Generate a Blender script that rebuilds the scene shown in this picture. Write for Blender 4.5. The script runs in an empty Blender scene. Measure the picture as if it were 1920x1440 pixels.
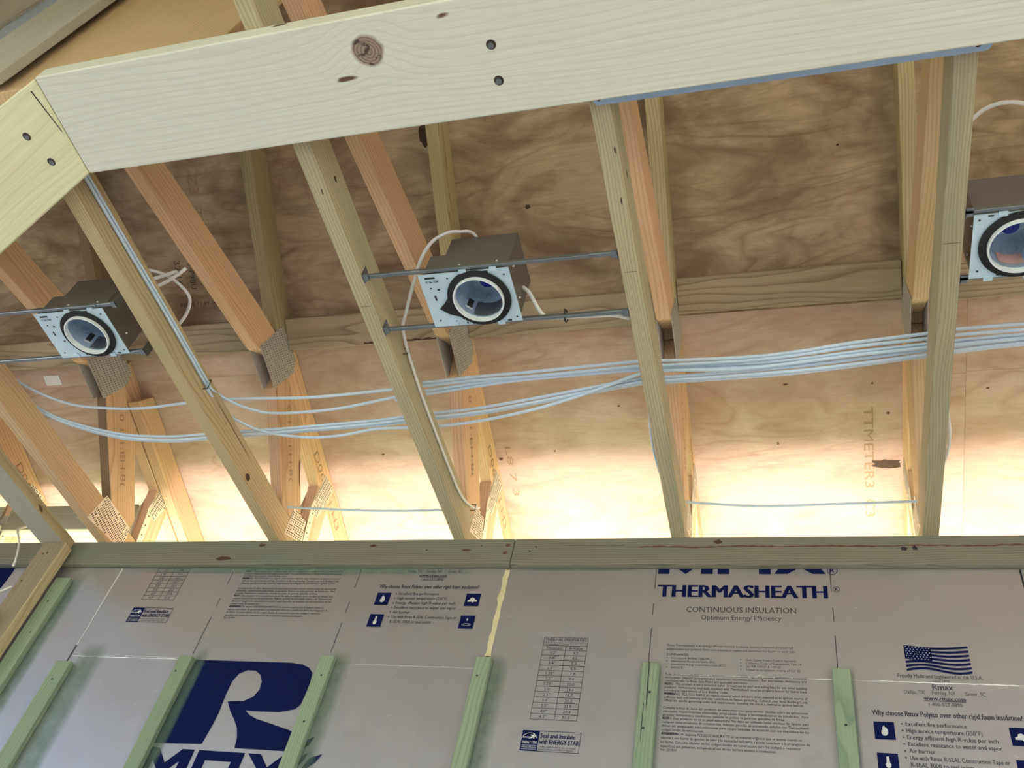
import bpy, bmesh, math, random
from mathutils import Vector, Matrix
random.seed(7)
S = bpy.context.scene
C = S.collection

# ------------------------------------------------------------------ camera
cam_data = bpy.data.cameras.new('camera'); cam_data.sensor_width = 36.0
cam_data.lens = 1763.354 / 1920.0 * 36.0; cam_data.clip_start = 0.02; cam_data.clip_end = 200
cam = bpy.data.objects.new('camera', cam_data); C.objects.link(cam)
RX = Vector((0.95680503, 0.22763521, 0.18084898))
DN = Vector((-0.05454526, 0.75155731, -0.65740887))
FW = Vector((-0.28556778, 0.61914766, 0.73151023))
mw = Matrix.Identity(4)
for i in range(3):
    mw[i][0] = RX[i]; mw[i][1] = -DN[i]; mw[i][2] = -FW[i]
mw[0][3], mw[1][3], mw[2][3] = 0, 0, 1.45
cam.matrix_world = mw
S.camera = cam
# ------------------------------------------------------------------ view, sky, sun, daylight
S.view_settings.view_transform = 'Standard'; S.view_settings.look = 'None'
S.view_settings.gamma = 1.0; S.view_settings.use_curve_mapping = False
S.view_settings.exposure = 0.12
w = bpy.data.worlds.new('sky'); S.world = w; w.use_nodes = True
nt = w.node_tree; nt.nodes.clear()
out = nt.nodes.new('ShaderNodeOutputWorld'); bg = nt.nodes.new('ShaderNodeBackground')
sky = nt.nodes.new('ShaderNodeTexSky'); sky.sky_type = 'NISHITA'; sky.sun_disc = False
sky.sun_elevation = math.radians(52); sky.sun_rotation = math.radians(20); sky.air_density = 1.0; sky.dust_density = 2.0
bg.inputs['Strength'].default_value = 0.22
nt.links.new(sky.outputs[0], bg.inputs[0]); nt.links.new(bg.outputs[0], out.inputs[0])
sd = bpy.data.lights.new('sun', 'SUN'); sd.energy = 118.0; sd.angle = math.radians(0.6); sd.color = (1.0, 0.91, 0.92)
so = bpy.data.objects.new('sun', sd); C.objects.link(so)
so.rotation_euler = Vector((-0.25, -0.62, 0.0)).to_track_quat('Z', 'Y').to_euler()
so.rotation_euler = (Vector((0.25, 0.75, 1.05))).to_track_quat('Z', 'Y').to_euler()

def area(name, loc, to, sx, sy, power, col):
    d = bpy.data.lights.new(name, 'AREA'); d.shape = 'RECTANGLE'; d.size = sx; d.size_y = sy
    d.energy = power; d.color = col
    o = bpy.data.objects.new(name, d); C.objects.link(o); o.location = loc
    o.rotation_euler = (Vector(loc) - Vector(to)).to_track_quat('Z', 'Y').to_euler()
    return o
# daylight standing in the openings of the room: rear wall, left wall, right wall
area('daylight_rear_opening', (-0.9, -3.42, 1.25), (-0.9, -2.6, -.2), 3.8, 1.9, 105, (0.92, 0.94, 1.0))
area('daylight_left_opening', (-4.85, -0.9, 1.2), (-3.2, -.4, 0.0), 1.9, 1.9, 85, (0.90, 0.93, 1.0))
area('daylight_right_opening', (3.05, -1.2, 1.2), (1.6, -.6, 0.0), 1.6, 1.9, 50, (0.92, 0.94, 1.0))

# ------------------------------------------------------------------ materials
def newmat(name):
    m = bpy.data.materials.new(name); m.use_nodes = True
    t = m.node_tree; b = t.nodes['Principled BSDF']
    return m, t, b
def N(t, typ, **kw):
    n = t.nodes.new(typ)
    for k, v in kw.items(): setattr(n, k, v)
    return n
def math_(t, op, a, b=None):
    n = N(t, 'ShaderNodeMath', operation=op)
    for i, v in enumerate((a, b)):
        if v is None: continue
        if isinstance(v, (int, float)): n.inputs[i].default_value = v
        else: t.links.new(v, n.inputs[i])
    return n.outputs[0]
def noise(t, vec, scale, detail=3, rough=0.5, dist=0.0):
    n = N(t, 'ShaderNodeTexNoise'); n.inputs['Scale'].default_value = scale
    n.inputs['Detail'].default_value = detail; n.inputs['Roughness'].default_value = rough
    n.inputs['Distortion'].default_value = dist
    t.links.new(vec, n.inputs['Vector']); return n.outputs['Fac']
def ramp(t, fac, stops, interp='LINEAR'):
    r = N(t, 'ShaderNodeValToRGB'); r.color_ramp.interpolation = interp
    e = r.color_ramp.elements
    while len(e) < len(stops): e.new(0.5)
    for i, (p, c) in enumerate(stops):
        e[i].position = p; e[i].color = (*c, 1) if len(c) == 3 else c
    t.links.new(fac, r.inputs[0]); return r.outputs[0]
def mix(t, fac, a, b, mode='MIX'):
    n = N(t, 'ShaderNodeMix', data_type='RGBA', blend_type=mode)
    if isinstance(fac, (int, float)): n.inputs[0].default_value = fac
    else: t.links.new(fac, n.inputs[0])
    for i, v in ((6, a), (7, b)):
        if isinstance(v, tuple): n.inputs[i].default_value = (*v, 1)
        else: t.links.new(v, n.inputs[i])
    return n.outputs[2]
def mapping(t, vec, scale=(1, 1, 1), loc=(0, 0, 0), rot=(0, 0, 0)):
    n = N(t, 'ShaderNodeMapping'); n.inputs['Scale'].default_value = scale
    n.inputs['Location'].default_value = loc; n.inputs['Rotation'].default_value = rot
    t.links.new(vec, n.inputs['Vector']); return n.outputs[0]
def bump(t, b, h, strength=0.2, dist=0.002):
    n = N(t, 'ShaderNodeBump'); n.inputs['Strength'].default_value = strength; n.inputs['Distance'].default_value = dist
    t.links.new(h, n.inputs['Height']); t.links.new(n.outputs[0], b.inputs['Normal'])

def wood(name, early, late, stain=None, freq=150, stain_amt=0.5, rough=0.7, contrast=1.0, warp=0.012, pith=0.09, knots=()):
    """Sawn lumber, grain along the object's own x axis, growth rings round a pith outside the board."""
    m, t, b = newmat(name)
    tc = N(t, 'ShaderNodeTexCoord').outputs['Object']
    rnd = N(t, 'ShaderNodeObjectInfo').outputs['Random']
    off = N(t, 'ShaderNodeCombineXYZ')
    for i, k in enumerate((37.0, 11.0, 23.0)): t.links.new(math_(t, 'MULTIPLY', rnd, k), off.inputs[i])
    v = N(t, 'ShaderNodeVectorMath', operation='ADD'); t.links.new(tc, v.inputs[0]); t.links.new(off.outputs[0], v.inputs[1])
    vs = mapping(t, v.outputs[0], (0.9, 5.0, 5.0))
    wn = N(t, 'ShaderNodeTexNoise'); wn.inputs['Scale'].default_value = 1.6; wn.inputs['Detail'].default_value = 2
    t.links.new(vs, wn.inputs['Vector'])
    sub = N(t, 'ShaderNodeVectorMath', operation='SUBTRACT'); t.links.new(wn.outputs['Color'], sub.inputs[0]); sub.inputs[1].default_value = (.5, .5, .5)
    sc = N(t, 'ShaderNodeVectorMath', operation='SCALE'); t.links.new(sub.outputs[0], sc.inputs[0]); sc.inputs['Scale'].default_value = warp * 5
    ad = N(t, 'ShaderNodeVectorMath', operation='ADD'); t.links.new(tc, ad.inputs[0]); t.links.new(sc.outputs[0], ad.inputs[1])
    sep = N(t, 'ShaderNodeSeparateXYZ'); t.links.new(ad.outputs[0], sep.inputs[0])
    y, z = sep.outputs[1], sep.outputs[2]
    y = math_(t, 'ADD', y, math_(t, 'ADD', math_(t, 'MULTIPLY', math_(t, 'SINE', math_(t, 'MULTIPLY', rnd, 97.0)), 0.05), 0.03))
    z = math_(t, 'ADD', z, pith)
    d = math_(t, 'SQRT', math_(t, 'ADD', math_(t, 'MULTIPLY', y, y), math_(t, 'MULTIPLY', z, z)))
    kmask = None
    if knots:
        s2 = N(t, 'ShaderNodeSeparateXYZ'); t.links.new(tc, s2.inputs[0])
        nz = noise(t, tc, 14, 3)
        for (kx, ky, kr) in knots:
            dx = math_(t, 'SUBTRACT', s2.outputs[0], kx); dy = math_(t, 'SUBTRACT', s2.outputs[1], ky)
            q = math_(t, 'SQRT', math_(t, 'ADD', math_(t, 'MULTIPLY', math_(t, 'MULTIPLY', dx, dx), 0.9), math_(t, 'MULTIPLY', dy, dy)))
            q = math_(t, 'ADD', q, math_(t, 'MULTIPLY', math_(t, 'SUBTRACT', nz, 0.5), kr * 0.9))
            g = math_(t, 'POWER', 2.718, math_(t, 'MULTIPLY', math_(t, 'MULTIPLY', q, q), -1.0 / (kr * kr * 5)))
            d = math_(t, 'ADD', d, math_(t, 'MULTIPLY', g, 0.035))
            mk = N(t, 'ShaderNodeMapRange', interpolation_type='SMOOTHSTEP'); t.links.new(q, mk.inputs[0])
            mk.inputs[1].default_value = kr * 1.08; mk.inputs[2].default_value = kr * 0.8
            kmask = mk.outputs[0] if kmask is None else math_(t, 'MAXIMUM', kmask, mk.outputs[0])
            kq = q
    f = math_(t, 'FRACT', math_(t, 'MULTIPLY', d, freq))
    mid = tuple(e * (1 - .45 * contrast) + l * .45 * contrast for e, l in zip(early, late))
    lt = tuple(e * (1 - contrast) + l * contrast for e, l in zip(early, late))
    col = ramp(t, f, [(0, early), (.55, early), (.8, mid), (.93, lt), (1.0, early)])
    fib = noise(t, mapping(t, v.outputs[0], (6, 260, 260)), 1.0, 2)
    col = mix(t, 0.35, col, ramp(t, fib, [(.25, (.72, .72, .72)), (.75, (1.08, 1.08, 1.08))]), 'MULTIPLY')
    big = noise(t, mapping(t, v.outputs[0], (2.2, 14, 14)), 1.0, 3, 0.6)
    st = stain or tuple(c * .62 for c in early)
    col = mix(t, math_(t, 'MULTIPLY', ramp(t, big, [(.45, (0, 0, 0)), (.75, (1, 1, 1))]), stain_amt), col, mix(t, 0.6, col, st))
    vv = N(t, 'ShaderNodeHueSaturation'); vv.inputs['Saturation'].default_value = 1.0
    t.links.new(math_(t, 'ADD', math_(t, 'MULTIPLY', rnd, 0.22), 0.89), vv.inputs['Value']); t.links.new(col, vv.inputs['Color'])
    col = vv.outputs[0]
    # small dark flecks
    fl = noise(t, mapping(t, v.outputs[0], (9, 30, 30)), 1.0, 1)
    col = mix(t, ramp(t, fl, [(.78, (0, 0, 0)), (.81, (1, 1, 1))]), col, (.13, .07, .04))
    if kmask is not None:
        kr_ = math_(t, 'FRACT', math_(t, 'MULTIPLY', kq, 170.0))
        kc = ramp(t, kr_, [(0, (.22, .16, .12)), (.6, (.36, .27, .21)), (1, (.16, .10, .07))])
        kc = mix(t, ramp(t, noise(t, tc, 60, 3), [(.55, (0, 0, 0)), (.62, (1, 1, 1))]), kc, (.07, .045, .035))
        col = mix(t, kmask, col, kc)
    t.links.new(col, b.inputs['Base Color']); b.inputs['Roughness'].default_value = rough
    b.inputs['Specular IOR Level'].default_value = 0.3
    bump(t, b, math_(t, 'ADD', fib, math_(t, 'MULTIPLY', f, 0.5)), 0.22, 0.0012)
    return m

M = {}
M['pale'] = wood('pale_pine', (.74, .76, .65), (.56, .53, .42), freq=85, stain_amt=.2, contrast=.4, stain=(.66, .62, .46), pith=.12, knots=((0.708, 0.060, 0.030),))
M['cream'] = wood('cream_pine', (.80, .78, .50), (.66, .58, .34), freq=95, stain_amt=.15, contrast=.4, pith=.15)
M['yellow'] = wood('yellow_pine', (.70, .50, .29), (.49, .30, .15), freq=120, stain_amt=.4, contrast=.8)
M['orange'] = wood('orange_pine', (.75, .49, .30), (.53, .29, .15), freq=130, stain_amt=.4, contrast=.8)
M['pink'] = wood('pink_pine', (.70, .46, .28), (.55, .28, .15), freq=110, stain_amt=.35, contrast=.8)
M['tan'] = wood('tan_pine', (.52, .41, .24), (.32, .22, .11), freq=150, stain_amt=.5, contrast=.9, stain=(.24, .25, .15))
M['tangreen'] = wood('weathered_pine', (.50, .43, .275), (.29, .245, .155), freq=170, stain_amt=.75, contrast=.9, stain=(.20, .25, .17))
M['green'] = wood('green_treated_pine', (.26, .32, .22), (.155, .20, .135), freq=150, stain_amt=.6, contrast=.8, stain=(.18, .30, .20))
M['plate'] = wood('stained_plate_pine', (.21, .195, .15), (.10, .105, .08), freq=130, stain_amt=.7, contrast=.8, stain=(.11, .22, .18))
M['grey'] = wood('grey_weathered_pine', (.34, .31, .24), (.20, .17, .13), freq=140, stain_amt=.5, contrast=.7)
M['brown'] = wood('brown_pine', (.30, .19, .11), (.17, .09, .05), freq=150, stain_amt=.6, contrast=.8)
M['block'] = wood('blocking_pine', (.50, .38, .26), (.28, .18, .115), freq=75, stain_amt=.7, contrast=.9, stain=(.22, .19, .13), warp=.022)
M['stud'] = wood('stud_pine', (.55, .45, .27), (.38, .27, .14), freq=120, stain_amt=.4, contrast=.7)
M['shadestud'] = wood('shaded_stud_face', (.29, .225, .155), (.21, .155, .10), freq=80, stain_amt=.4, contrast=.5)  # stud colour with shade put in
M['greywood'] = wood('pale_grey_stud', (.45, .44, .36), (.36, .33, .26), freq=60, stain_amt=.3, contrast=.4)

def plywood(name, c1, c2, stain, amt, soft):
    """rotary-cut face veneer: soft wandering bands, fine fibre, blotchy stains"""
    m, t, b = newmat(name)
    tc = N(t, 'ShaderNodeTexCoord').outputs['Object']
    rnd = N(t, 'ShaderNodeObjectInfo').outputs['Random']
    off = N(t, 'ShaderNodeCombineXYZ'); t.links.new(math_(t, 'MULTIPLY', rnd, 31.0), off.inputs[0]); t.links.new(math_(t, 'MULTIPLY', rnd, 17.0), off.inputs[1])
    v = N(t, 'ShaderNodeVectorMath', operation='ADD'); t.links.new(tc, v.inputs[0]); t.links.new(off.outputs[0], v.inputs[1]); v = v.outputs[0]
    h = noise(t, mapping(t, v, (.9, 3.2, 1)), 1.5, 3, .5, .7)
    f = math_(t, 'FRACT', math_(t, 'MULTIPLY', h, 9.0))
    f2 = math_(t, 'FRACT', math_(t, 'MULTIPLY', noise(t, mapping(t, v, (1.3, 9.0, 1)), 1.3, 2, .5, .5), 14.0))
    band = ramp(t, f, [(0, (.35, .35, .35)), (.25, (0, 0, 0)), (.6, (.15, .15, .15)), (.88, (1, 1, 1)), (1, (.35, .35, .35))])
    band2 = ramp(t, f2, [(0, (.0, .0, .0)), (.6, (.1, .1, .1)), (.9, (.6, .6, .6)), (1, (0, 0, 0))])
    pres = noise(t, mapping(t, v, (1.5, 4.0, 1)), 1.7, 2)
    k = math_(t, 'MULTIPLY', band, ramp(t, pres, [(.35, (.1, .1, .1)), (.65, (1, 1, 1))]))
    k = math_(t, 'MULTIPLY', math_(t, 'MAXIMUM', k, math_(t, 'MULTIPLY', band2, .5)), soft)
    col = mix(t, k, c1, c2)
    fib = noise(t, mapping(t, v, (10, 300, 1)), 1.0, 3)
    col = mix(t, .35, col, ramp(t, fib, [(.3, (.75, .75, .75)), (.7, (1.06, 1.06, 1.06))]), 'MULTIPLY')
    h2 = noise(t, mapping(t, v, (1.5, 2.6, 1)), 2.2, 5, .62, .5)
    col = mix(t, math_(t, 'MULTIPLY', ramp(t, h2, [(.42, (0, 0, 0)), (.62, (1, 1, 1))]), amt), col, stain)
    h4 = noise(t, mapping(t, v, (4, 7, 1)), 3.0, 3, .6)
    col = mix(t, .5, col, ramp(t, h4, [(.3, (.82, .80, .78)), (.7, (1.08, 1.08, 1.08))]), 'MULTIPLY')
    t.links.new(col, b.inputs['Base Color']); b.inputs['Roughness'].default_value = .75; b.inputs['Specular IOR Level'].default_value = .25
    bump(t, b, fib, .12, .001); return m
M['ply_up'] = plywood('upper_plywood', (.55, .41, .29), (.24, .14, .085), (.20, .11, .065), .75, .75)
M['ply_low'] = plywood('lower_plywood_glow', (.61, .44, .375), (.45, .27, .20), (.40, .23, .16), .5, .7)  # warm eave light put into the lower plywood colour

def plain(name, col, rough=.6, metal=0.0, spec=.5):
    m, t, b = newmat(name); b.inputs['Base Color'].default_value = (*col, 1)
    tc = N(t, 'ShaderNodeTexCoord').outputs['Object']
    n = noise(t, tc, 55, 2)
    t.links.new(mix(t, n, tuple(c * .9 for c in col), tuple(min(1, c * 1.08) for c in col)), b.inputs['Base Color'])
    b.inputs['Roughness'].default_value = rough; b.inputs['Metallic'].default_value = metal
    b.inputs['Specular IOR Level'].default_value = spec; return m
M['ink'] = plain('navy_ink', (.006, .009, .062), .75, spec=.05)
M['ink_small'] = plain('small_print_ink', (.045, .048, .075), .6, spec=.2)
M['stamp'] = plain('stamp_ink', (.10, .07, .055), .8)
M['stamp_l'] = plain('faint_stamp_ink', (.36, .22, .13), .8)
M['black'] = plain('black_foam', (.012, .012, .014), .8)
M['void'] = plain('dark_slot', (.02, .018, .018), .7)
M['hole'] = plain('drilled_wood', (.05, .035, .025), .9)
M['crack'] = plain('resin_crack', (.13, .055, .035), .8)
M['cable'] = plain('cable_sheath', (.62, .75, .90), .42)
M['cable_w'] = plain('white_cable', (.80, .80, .76), .45)
M['blue'] = plain('blue_plastic', (.01, .02, .35), .35)
M['rim'] = plain('white_enamel', (.82, .86, .88), .3)
M['label'] = plain('paper_label', (.80, .78, .78), .6)
M['orange_l'] = plain('warning_label_paper', (.62, .38, .33), .5)
M['foamcore'] = plain('yellow_foam', (.60, .55, .33), .9)
M['knot'] = plain('dark_knot', (.07, .035, .022), .8)
M['outside_ground'] = plain('bounce_strip', (.70, .66, .63), .9)
M['dark_ground'] = plain('dark_ground', (.05, .08, .03), .9)
M['osb'] = plain('floor_slab', (.58, .57, .52), .8)
M['wallboard'] = plain('wall_sheathing', (.52, .46, .36), .8)
M['redmark'] = plain('red_chalk', (.62, .25, .17), .9)
def steel(name, col, rough, metal, bs=.15, sc=14):
    m, t, b = newmat(name)
    tc = N(t, 'ShaderNodeTexCoord').outputs['Object']
    n = noise(t, tc, sc, 3, .6, .6)
    t.links.new(mix(t, n, tuple(c * .82 for c in col), tuple(min(1, c * 1.12) for c in col)), b.inputs['Base Color'])
    b.inputs['Metallic'].default_value = metal
    t.links.new(math_(t, 'ADD', math_(t, 'MULTIPLY', n, .15), rough - .07), b.inputs['Roughness'])
    bump(t, b, n, bs, .002); return m
M['galv'] = steel('galvanised_plate', (.62, .80, .92), .45, .35)
M['dark_steel'] = steel('galvanised_box', (.24, .24, .25), .42, .75, .3, 8)
M['bar'] = steel('steel_bar', (.24, .27, .30), .38, .8)
M['strap'] = steel('bright_steel_strap', (.46, .62, .85), .35, .7)
M['gusset'] = steel('grey_gusset', (.52, .48, .44), .6, .15)
M['gusset_lit'] = steel('lit_gusset', (.80, .74, .62), .5, .35)  # heel plates: strong eave light put into the plate colour
M['reflector'] = steel('reflector', (.66, .78, .95), .28, .6, .4, 10)

def foil():
    m, t, b = newmat('foil_facer')
    tc = N(t, 'ShaderNodeTexCoord').outputs['Object']
    n = noise(t, tc, 2.2, 3, .5, .3); n2 = noise(t, tc, 26, 3, .6); n3 = noise(t, tc, 480, 1)
    t.links.new(mix(t, n, (.53, .535, .61), (.63, .635, .71)), b.inputs['Base Color'])
    b.inputs['Metallic'].default_value = .88
    t.links.new(math_(t, 'ADD', math_(t, 'MULTIPLY', n2, .12), .36), b.inputs['Roughness'])
    bump(t, b, math_(t, 'ADD', math_(t, 'MULTIPLY', n, 3.0), math_(t, 'ADD', math_(t, 'MULTIPLY', n2, .25), math_(t, 'MULTIPLY', n3, .04))), .35, .006)
    return m
M['foil'] = foil()
M['foil_scuff'] = steel('foil_crease', (.82, .84, .86), .5, .6)
def overspray():
    m, t, b = newmat('green_overspray')
    tc = N(t, 'ShaderNodeTexCoord')
    sp = N(t, 'ShaderNodeSeparateXYZ'); t.links.new(tc.outputs['Generated'], sp.inputs[0])
    def edge(o):
        a = math_(t, 'ABSOLUTE', math_(t, 'SUBTRACT', o, .5)); return math_(t, 'SUBTRACT', 1.0, math_(t, 'MULTIPLY', a, 2.0))
    e = math_(t, 'MULTIPLY', math_(t, 'MINIMUM', math_(t, 'MULTIPLY', edge(sp.outputs[0]), 1.6), 1.0), math_(t, 'MINIMUM', math_(t, 'MULTIPLY', edge(sp.outputs[2]), 6.0), 1.0))
    n = noise(t, tc.outputs['Object'], 20, 4, .6)
    a = math_(t, 'MULTIPLY', e, math_(t, 'ADD', n, .15))
    b.inputs['Base Color'].default_value = (.15, .22, .17, 1); b.inputs['Roughness'].default_value = .8
    t.links.new(math_(t, 'MINIMUM', math_(t, 'MULTIPLY', a, .7), .5), b.inputs['Alpha'])
    return m
M['spray'] = overspray()

# ------------------------------------------------------------------ helpers
def tag(o, label=None, cat=None, group=None, kind=None):
    for k, v in (('label', label), ('category', cat), ('group', group), ('kind', kind)):
        if v: o[k] = v
    return o
def empty(name, loc, label, cat, group=None):
    o = bpy.data.objects.new(name, None); C.objects.link(o); o.location = loc; o.empty_display_size = .05
    o.matrix_world = Matrix.Translation(Vector(loc))
    tag(o, label, cat, group); o['_m'] = 0; del o['_m']
    WM[o.name] = Matrix.Translation(Vector(loc)); return o
WM = {}
def link(name, me, mat, parent=None, mw=None):
    mw = mw or Matrix.Identity(4)
    o = bpy.data.objects.new(name, me); C.objects.link(o)
    if mat is not None and not me.materials: me.materials.append(mat)
    WM[o.name] = mw.copy()
    if parent is not None:
        o.parent = parent; o.matrix_basis = WM[parent.name].inverted() @ mw
    else: o.matrix_basis = mw
    return o
def mesh_from_bm(bm, name):
    bmesh.ops.recalc_face_normals(bm, faces=bm.faces)
    me = bpy.data.meshes.new(name); bm.to_mesh(me); bm.free(); return me
def frame(o, ex, ez):
    ex = ex.normalized(); ez = (ez - ez.dot(ex) * ex).normalized(); ey = ez.cross(ex)
    m = Matrix.Identity(4)
    for i in range(3): m[i][0] = ex[i]; m[i][1] = ey[i]; m[i][2] = ez[i]; m[i][3] = o[i]
    return m
def prism_world(name, pts, n, th, mat, parent=None, ex=None, bev=.0018, thick_both=False):
    """pts: coplanar world points; extruded by th along n. ex = grain direction."""
    P = [Vector(p) for p in pts]; n = Vector(n).normalized()
    ex = Vector(ex) if ex is not None else P[1] - P[0]
    m = frame(P[0], ex, n); inv = m.inverted()
    L = [inv @ p for p in P]
    bm = bmesh.new()
    a = [bm.verts.new((p.x, p.y, 0)) for p in L]; b = [bm.verts.new((p.x, p.y, th)) for p in L]
    k = len(L)
    bm.faces.new(a[::-1]); bm.faces.new(b)
    for i in range(k): bm.faces.new((a[i], a[(i + 1) % k], b[(i + 1) % k], b[i]))
    if bev: bmesh.ops.bevel(bm, geom=list(bm.edges), offset=bev, segments=1, affect='EDGES', clamp_overlap=True)
    return link(name, mesh_from_bm(bm, name), mat, parent, m)
def box(name, lo, hi, mat, parent=None, grain=0, bev=.0018):
    lo = Vector(lo); hi = Vector(hi)
    ax = [Vector((1, 0, 0)), Vector((0, 1, 0)), Vector((0, 0, 1))]
    ex = ax[grain]; ez = ax[(grain + 2) % 3] if grain != 2 else ax[1]
    m = frame(lo, ex, ez)
    inv = m.inverted(); a = inv @ lo; b = inv @ hi
    x0, x1 = sorted((a.x, b.x)); y0, y1 = sorted((a.y, b.y)); z0, z1 = sorted((a.z, b.z))
    bm = bmesh.new(); bmesh.ops.create_cube(bm, size=1)
    for v in bm.verts: v.co = Vector((x0 + (v.co.x + .5) * (x1 - x0), y0 + (v.co.y + .5) * (y1 - y0), z0 + (v.co.z + .5) * (z1 - z0)))
    if bev: bmesh.ops.bevel(bm, geom=list(bm.edges), offset=bev, segments=1, affect='EDGES', clamp_overlap=True)
    return link(name, mesh_from_bm(bm, name), mat, parent, m)
def yz(name, pts, x0, x1, mat, parent=None, bev=.0018, ex=None):
    return prism_world(name, [(x0, y, z) for y, z in pts], (1, 0, 0), x1 - x0, mat, parent, ex=ex, bev=bev)
def spline(pts, sub=6):
    P = [Vector(p) for p in pts]; out = []
    for i in range(len(P) - 1):
        p0 = P[max(i - 1, 0)]; p1 = P[i]; p2 = P[i + 1]; p3 = P[min(i + 2, len(P) - 1)]
        for k in range(sub):
            t = k / sub
            out.append(.5 * ((2 * p1) + (-p0 + p2) * t + (2 * p0 - 5 * p1 + 4 * p2 - p3) * t * t + (-p0 + 3 * p1 - 3 * p2 + p3) * t ** 3))
    out.append(P[-1]); return out
def tube(name, pts, r, mat, parent=None, seg=8, sub=6, flat=1.0, smooth=True):
    P = spline(pts, sub) if sub > 1 else [Vector(p) for p in pts]
    bm = bmesh.new(); rings = []
    up = Vector((0, 0, 1))
    for i, p in enumerate(P):
        d = (P[min(i + 1, len(P) - 1)] - P[max(i - 1, 0)]).normalized()
        u = up if abs(d.dot(up)) < .95 else Vector((0, 1, 0))
        a = d.cross(u).normalized(); b = a.cross(d).normalized()
        rings.append([bm.verts.new(p + a * (r * math.cos(2 * math.pi * k / seg)) + b * (r * flat * math.sin(2 * math.pi * k / seg))) for k in range(seg)])
    for i in range(len(rings) - 1):
        for k in range(seg): bm.faces.new((rings[i][k], rings[i][(k + 1) % seg], rings[i + 1][(k + 1) % seg], rings[i + 1][k]))
    bm.faces.new(rings[0][::-1]); bm.faces.new(rings[-1])
    for f in bm.faces: f.smooth = smooth
    return link(name, mesh_from_bm(bm, name), mat, parent)
def text_mesh(s, size=1.0, bold=0.0, spacing=1.0):
    cu = bpy.data.curves.new('t', 'FONT'); cu.body = s; cu.size = size; cu.resolution_u = 2
    cu.offset = bold; cu.space_character = spacing; cu.fill_mode = 'FRONT'
    o = bpy.data.objects.new('t', cu); C.objects.link(o)
    dg = bpy.context.evaluated_depsgraph_get(); dg.update()
    me = bpy.data.meshes.new_from_object(o.evaluated_get(dg))
    bpy.data.objects.remove(o); bpy.data.curves.remove(cu); return me
def add_text(bm, s, x, z, h=None, w_=None, bold=0.0, align='L', y=0.0, hs=1.0):
    """lays text on the plane y, its base line at (x,z); w_ = total width"""
    me = text_mesh(s, 1.0, 0.0)
    xs = [v.co.x for v in me.vertices]; x0, x1 = min(xs), max(xs)
    sz = h / .70
    sx = sz * hs if w_ is None else w_ / (x1 - x0)
    tot = (x1 - x0) * sx
    ox = x if align == 'L' else x - tot / 2
    for k, dx in enumerate((-bold, bold) if bold > .007 else (0.0,)):   # bold strokes: two passes side by side
        vs = [bm.verts.new((ox + (v.co.x - x0 + dx) * sx, y - .00003 * k, z + v.co.y * sz)) for v in me.vertices]
        for p in me.polygons:
            try: bm.faces.new([vs[i] for i in p.vertices])
            except ValueError: pass
    bpy.data.meshes.remove(me); return tot
def poly(bm, pts, y=0.0, hole=None):
    vs = [bm.verts.new((x, y, z)) for x, z in pts]
    f = bm.faces.new(vs)
    if len(vs) > 4:
        f.normal_update(); bmesh.ops.triangulate(bm, faces=[f], ngon_method='EAR_CLIP')
    return vs
def rect(bm, x0, z0, x1, z1, y=0.0): poly(bm, [(x0, z0), (x1, z0), (x1, z1), (x0, z1)], y)
def line(bm, x0, z0, x1, z1, t=.0006, y=0.0):
    if abs(x1 - x0) > abs(z1 - z0): poly(bm, [(x0, z0 - t), (x1, z1 - t), (x1, z1 + t), (x0, z0 + t)], y)
    else: poly(bm, [(x0 - t, z0), (x0 + t, z0), (x1 + t, z1), (x1 - t, z1)], y)
def flat_link(name, bm, mat, parent, off=(0, 0, 0), clip=None):
    if clip is not None:
        bmesh.ops.bisect_plane(bm, geom=bm.verts[:] + bm.edges[:] + bm.faces[:], plane_co=(0, 0, clip - off[2]), plane_no=(0, 0, 1), clear_outer=True)
    for f in bm.faces:
        f.normal_update()
        if f.normal.y > 0: f.normal_flip()
    me = bpy.data.meshes.new(name); bm.to_mesh(me); bm.free()
    return link(name, me, mat, parent, Matrix.Translation(Vector(off)))
def disc(bm, x, z, r, y=0.0, n=20, sx=1.0):
    poly(bm, [(x + r * sx * math.cos(2 * math.pi * k / n), z + r * math.sin(2 * math.pi * k / n)) for k in range(n)], y)

HZ = 3.091            # underside of the trusses
PB = 3.002            # underside of the top plate
# ------------------------------------------------------------------ SETTING
tag(box('floor', (-5.0, -3.6, -.1), (3.2, 2.08, 0), M['osb'], bev=0), kind='structure')
g = tag(box('ground', (-30, 2.1, -.45), (30, 2.8, -.35), M['outside_ground'], bev=0), kind='structure')  # unseen pale strip added to bounce sun up onto the eave plywood
tag(box('ground_dark_far', (-30, 2.8, -.45), (30, 60, -.36), M['dark_ground'], bev=0), kind='structure')  # unseen, made dark so that only the strip bounces sun
g2 = tag(box('ground_rear', (-30, -30, -.45), (30, -3.62, -.35), M['dark_ground'], bev=0), kind='structure')  # unseen, kept dark so less sun bounces into the room
wb = tag(box('wall_back', (-5.0, 1.996, 0), (3.2, 2.07, PB - .004), M['foamcore'], bev=0), kind='structure')
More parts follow.
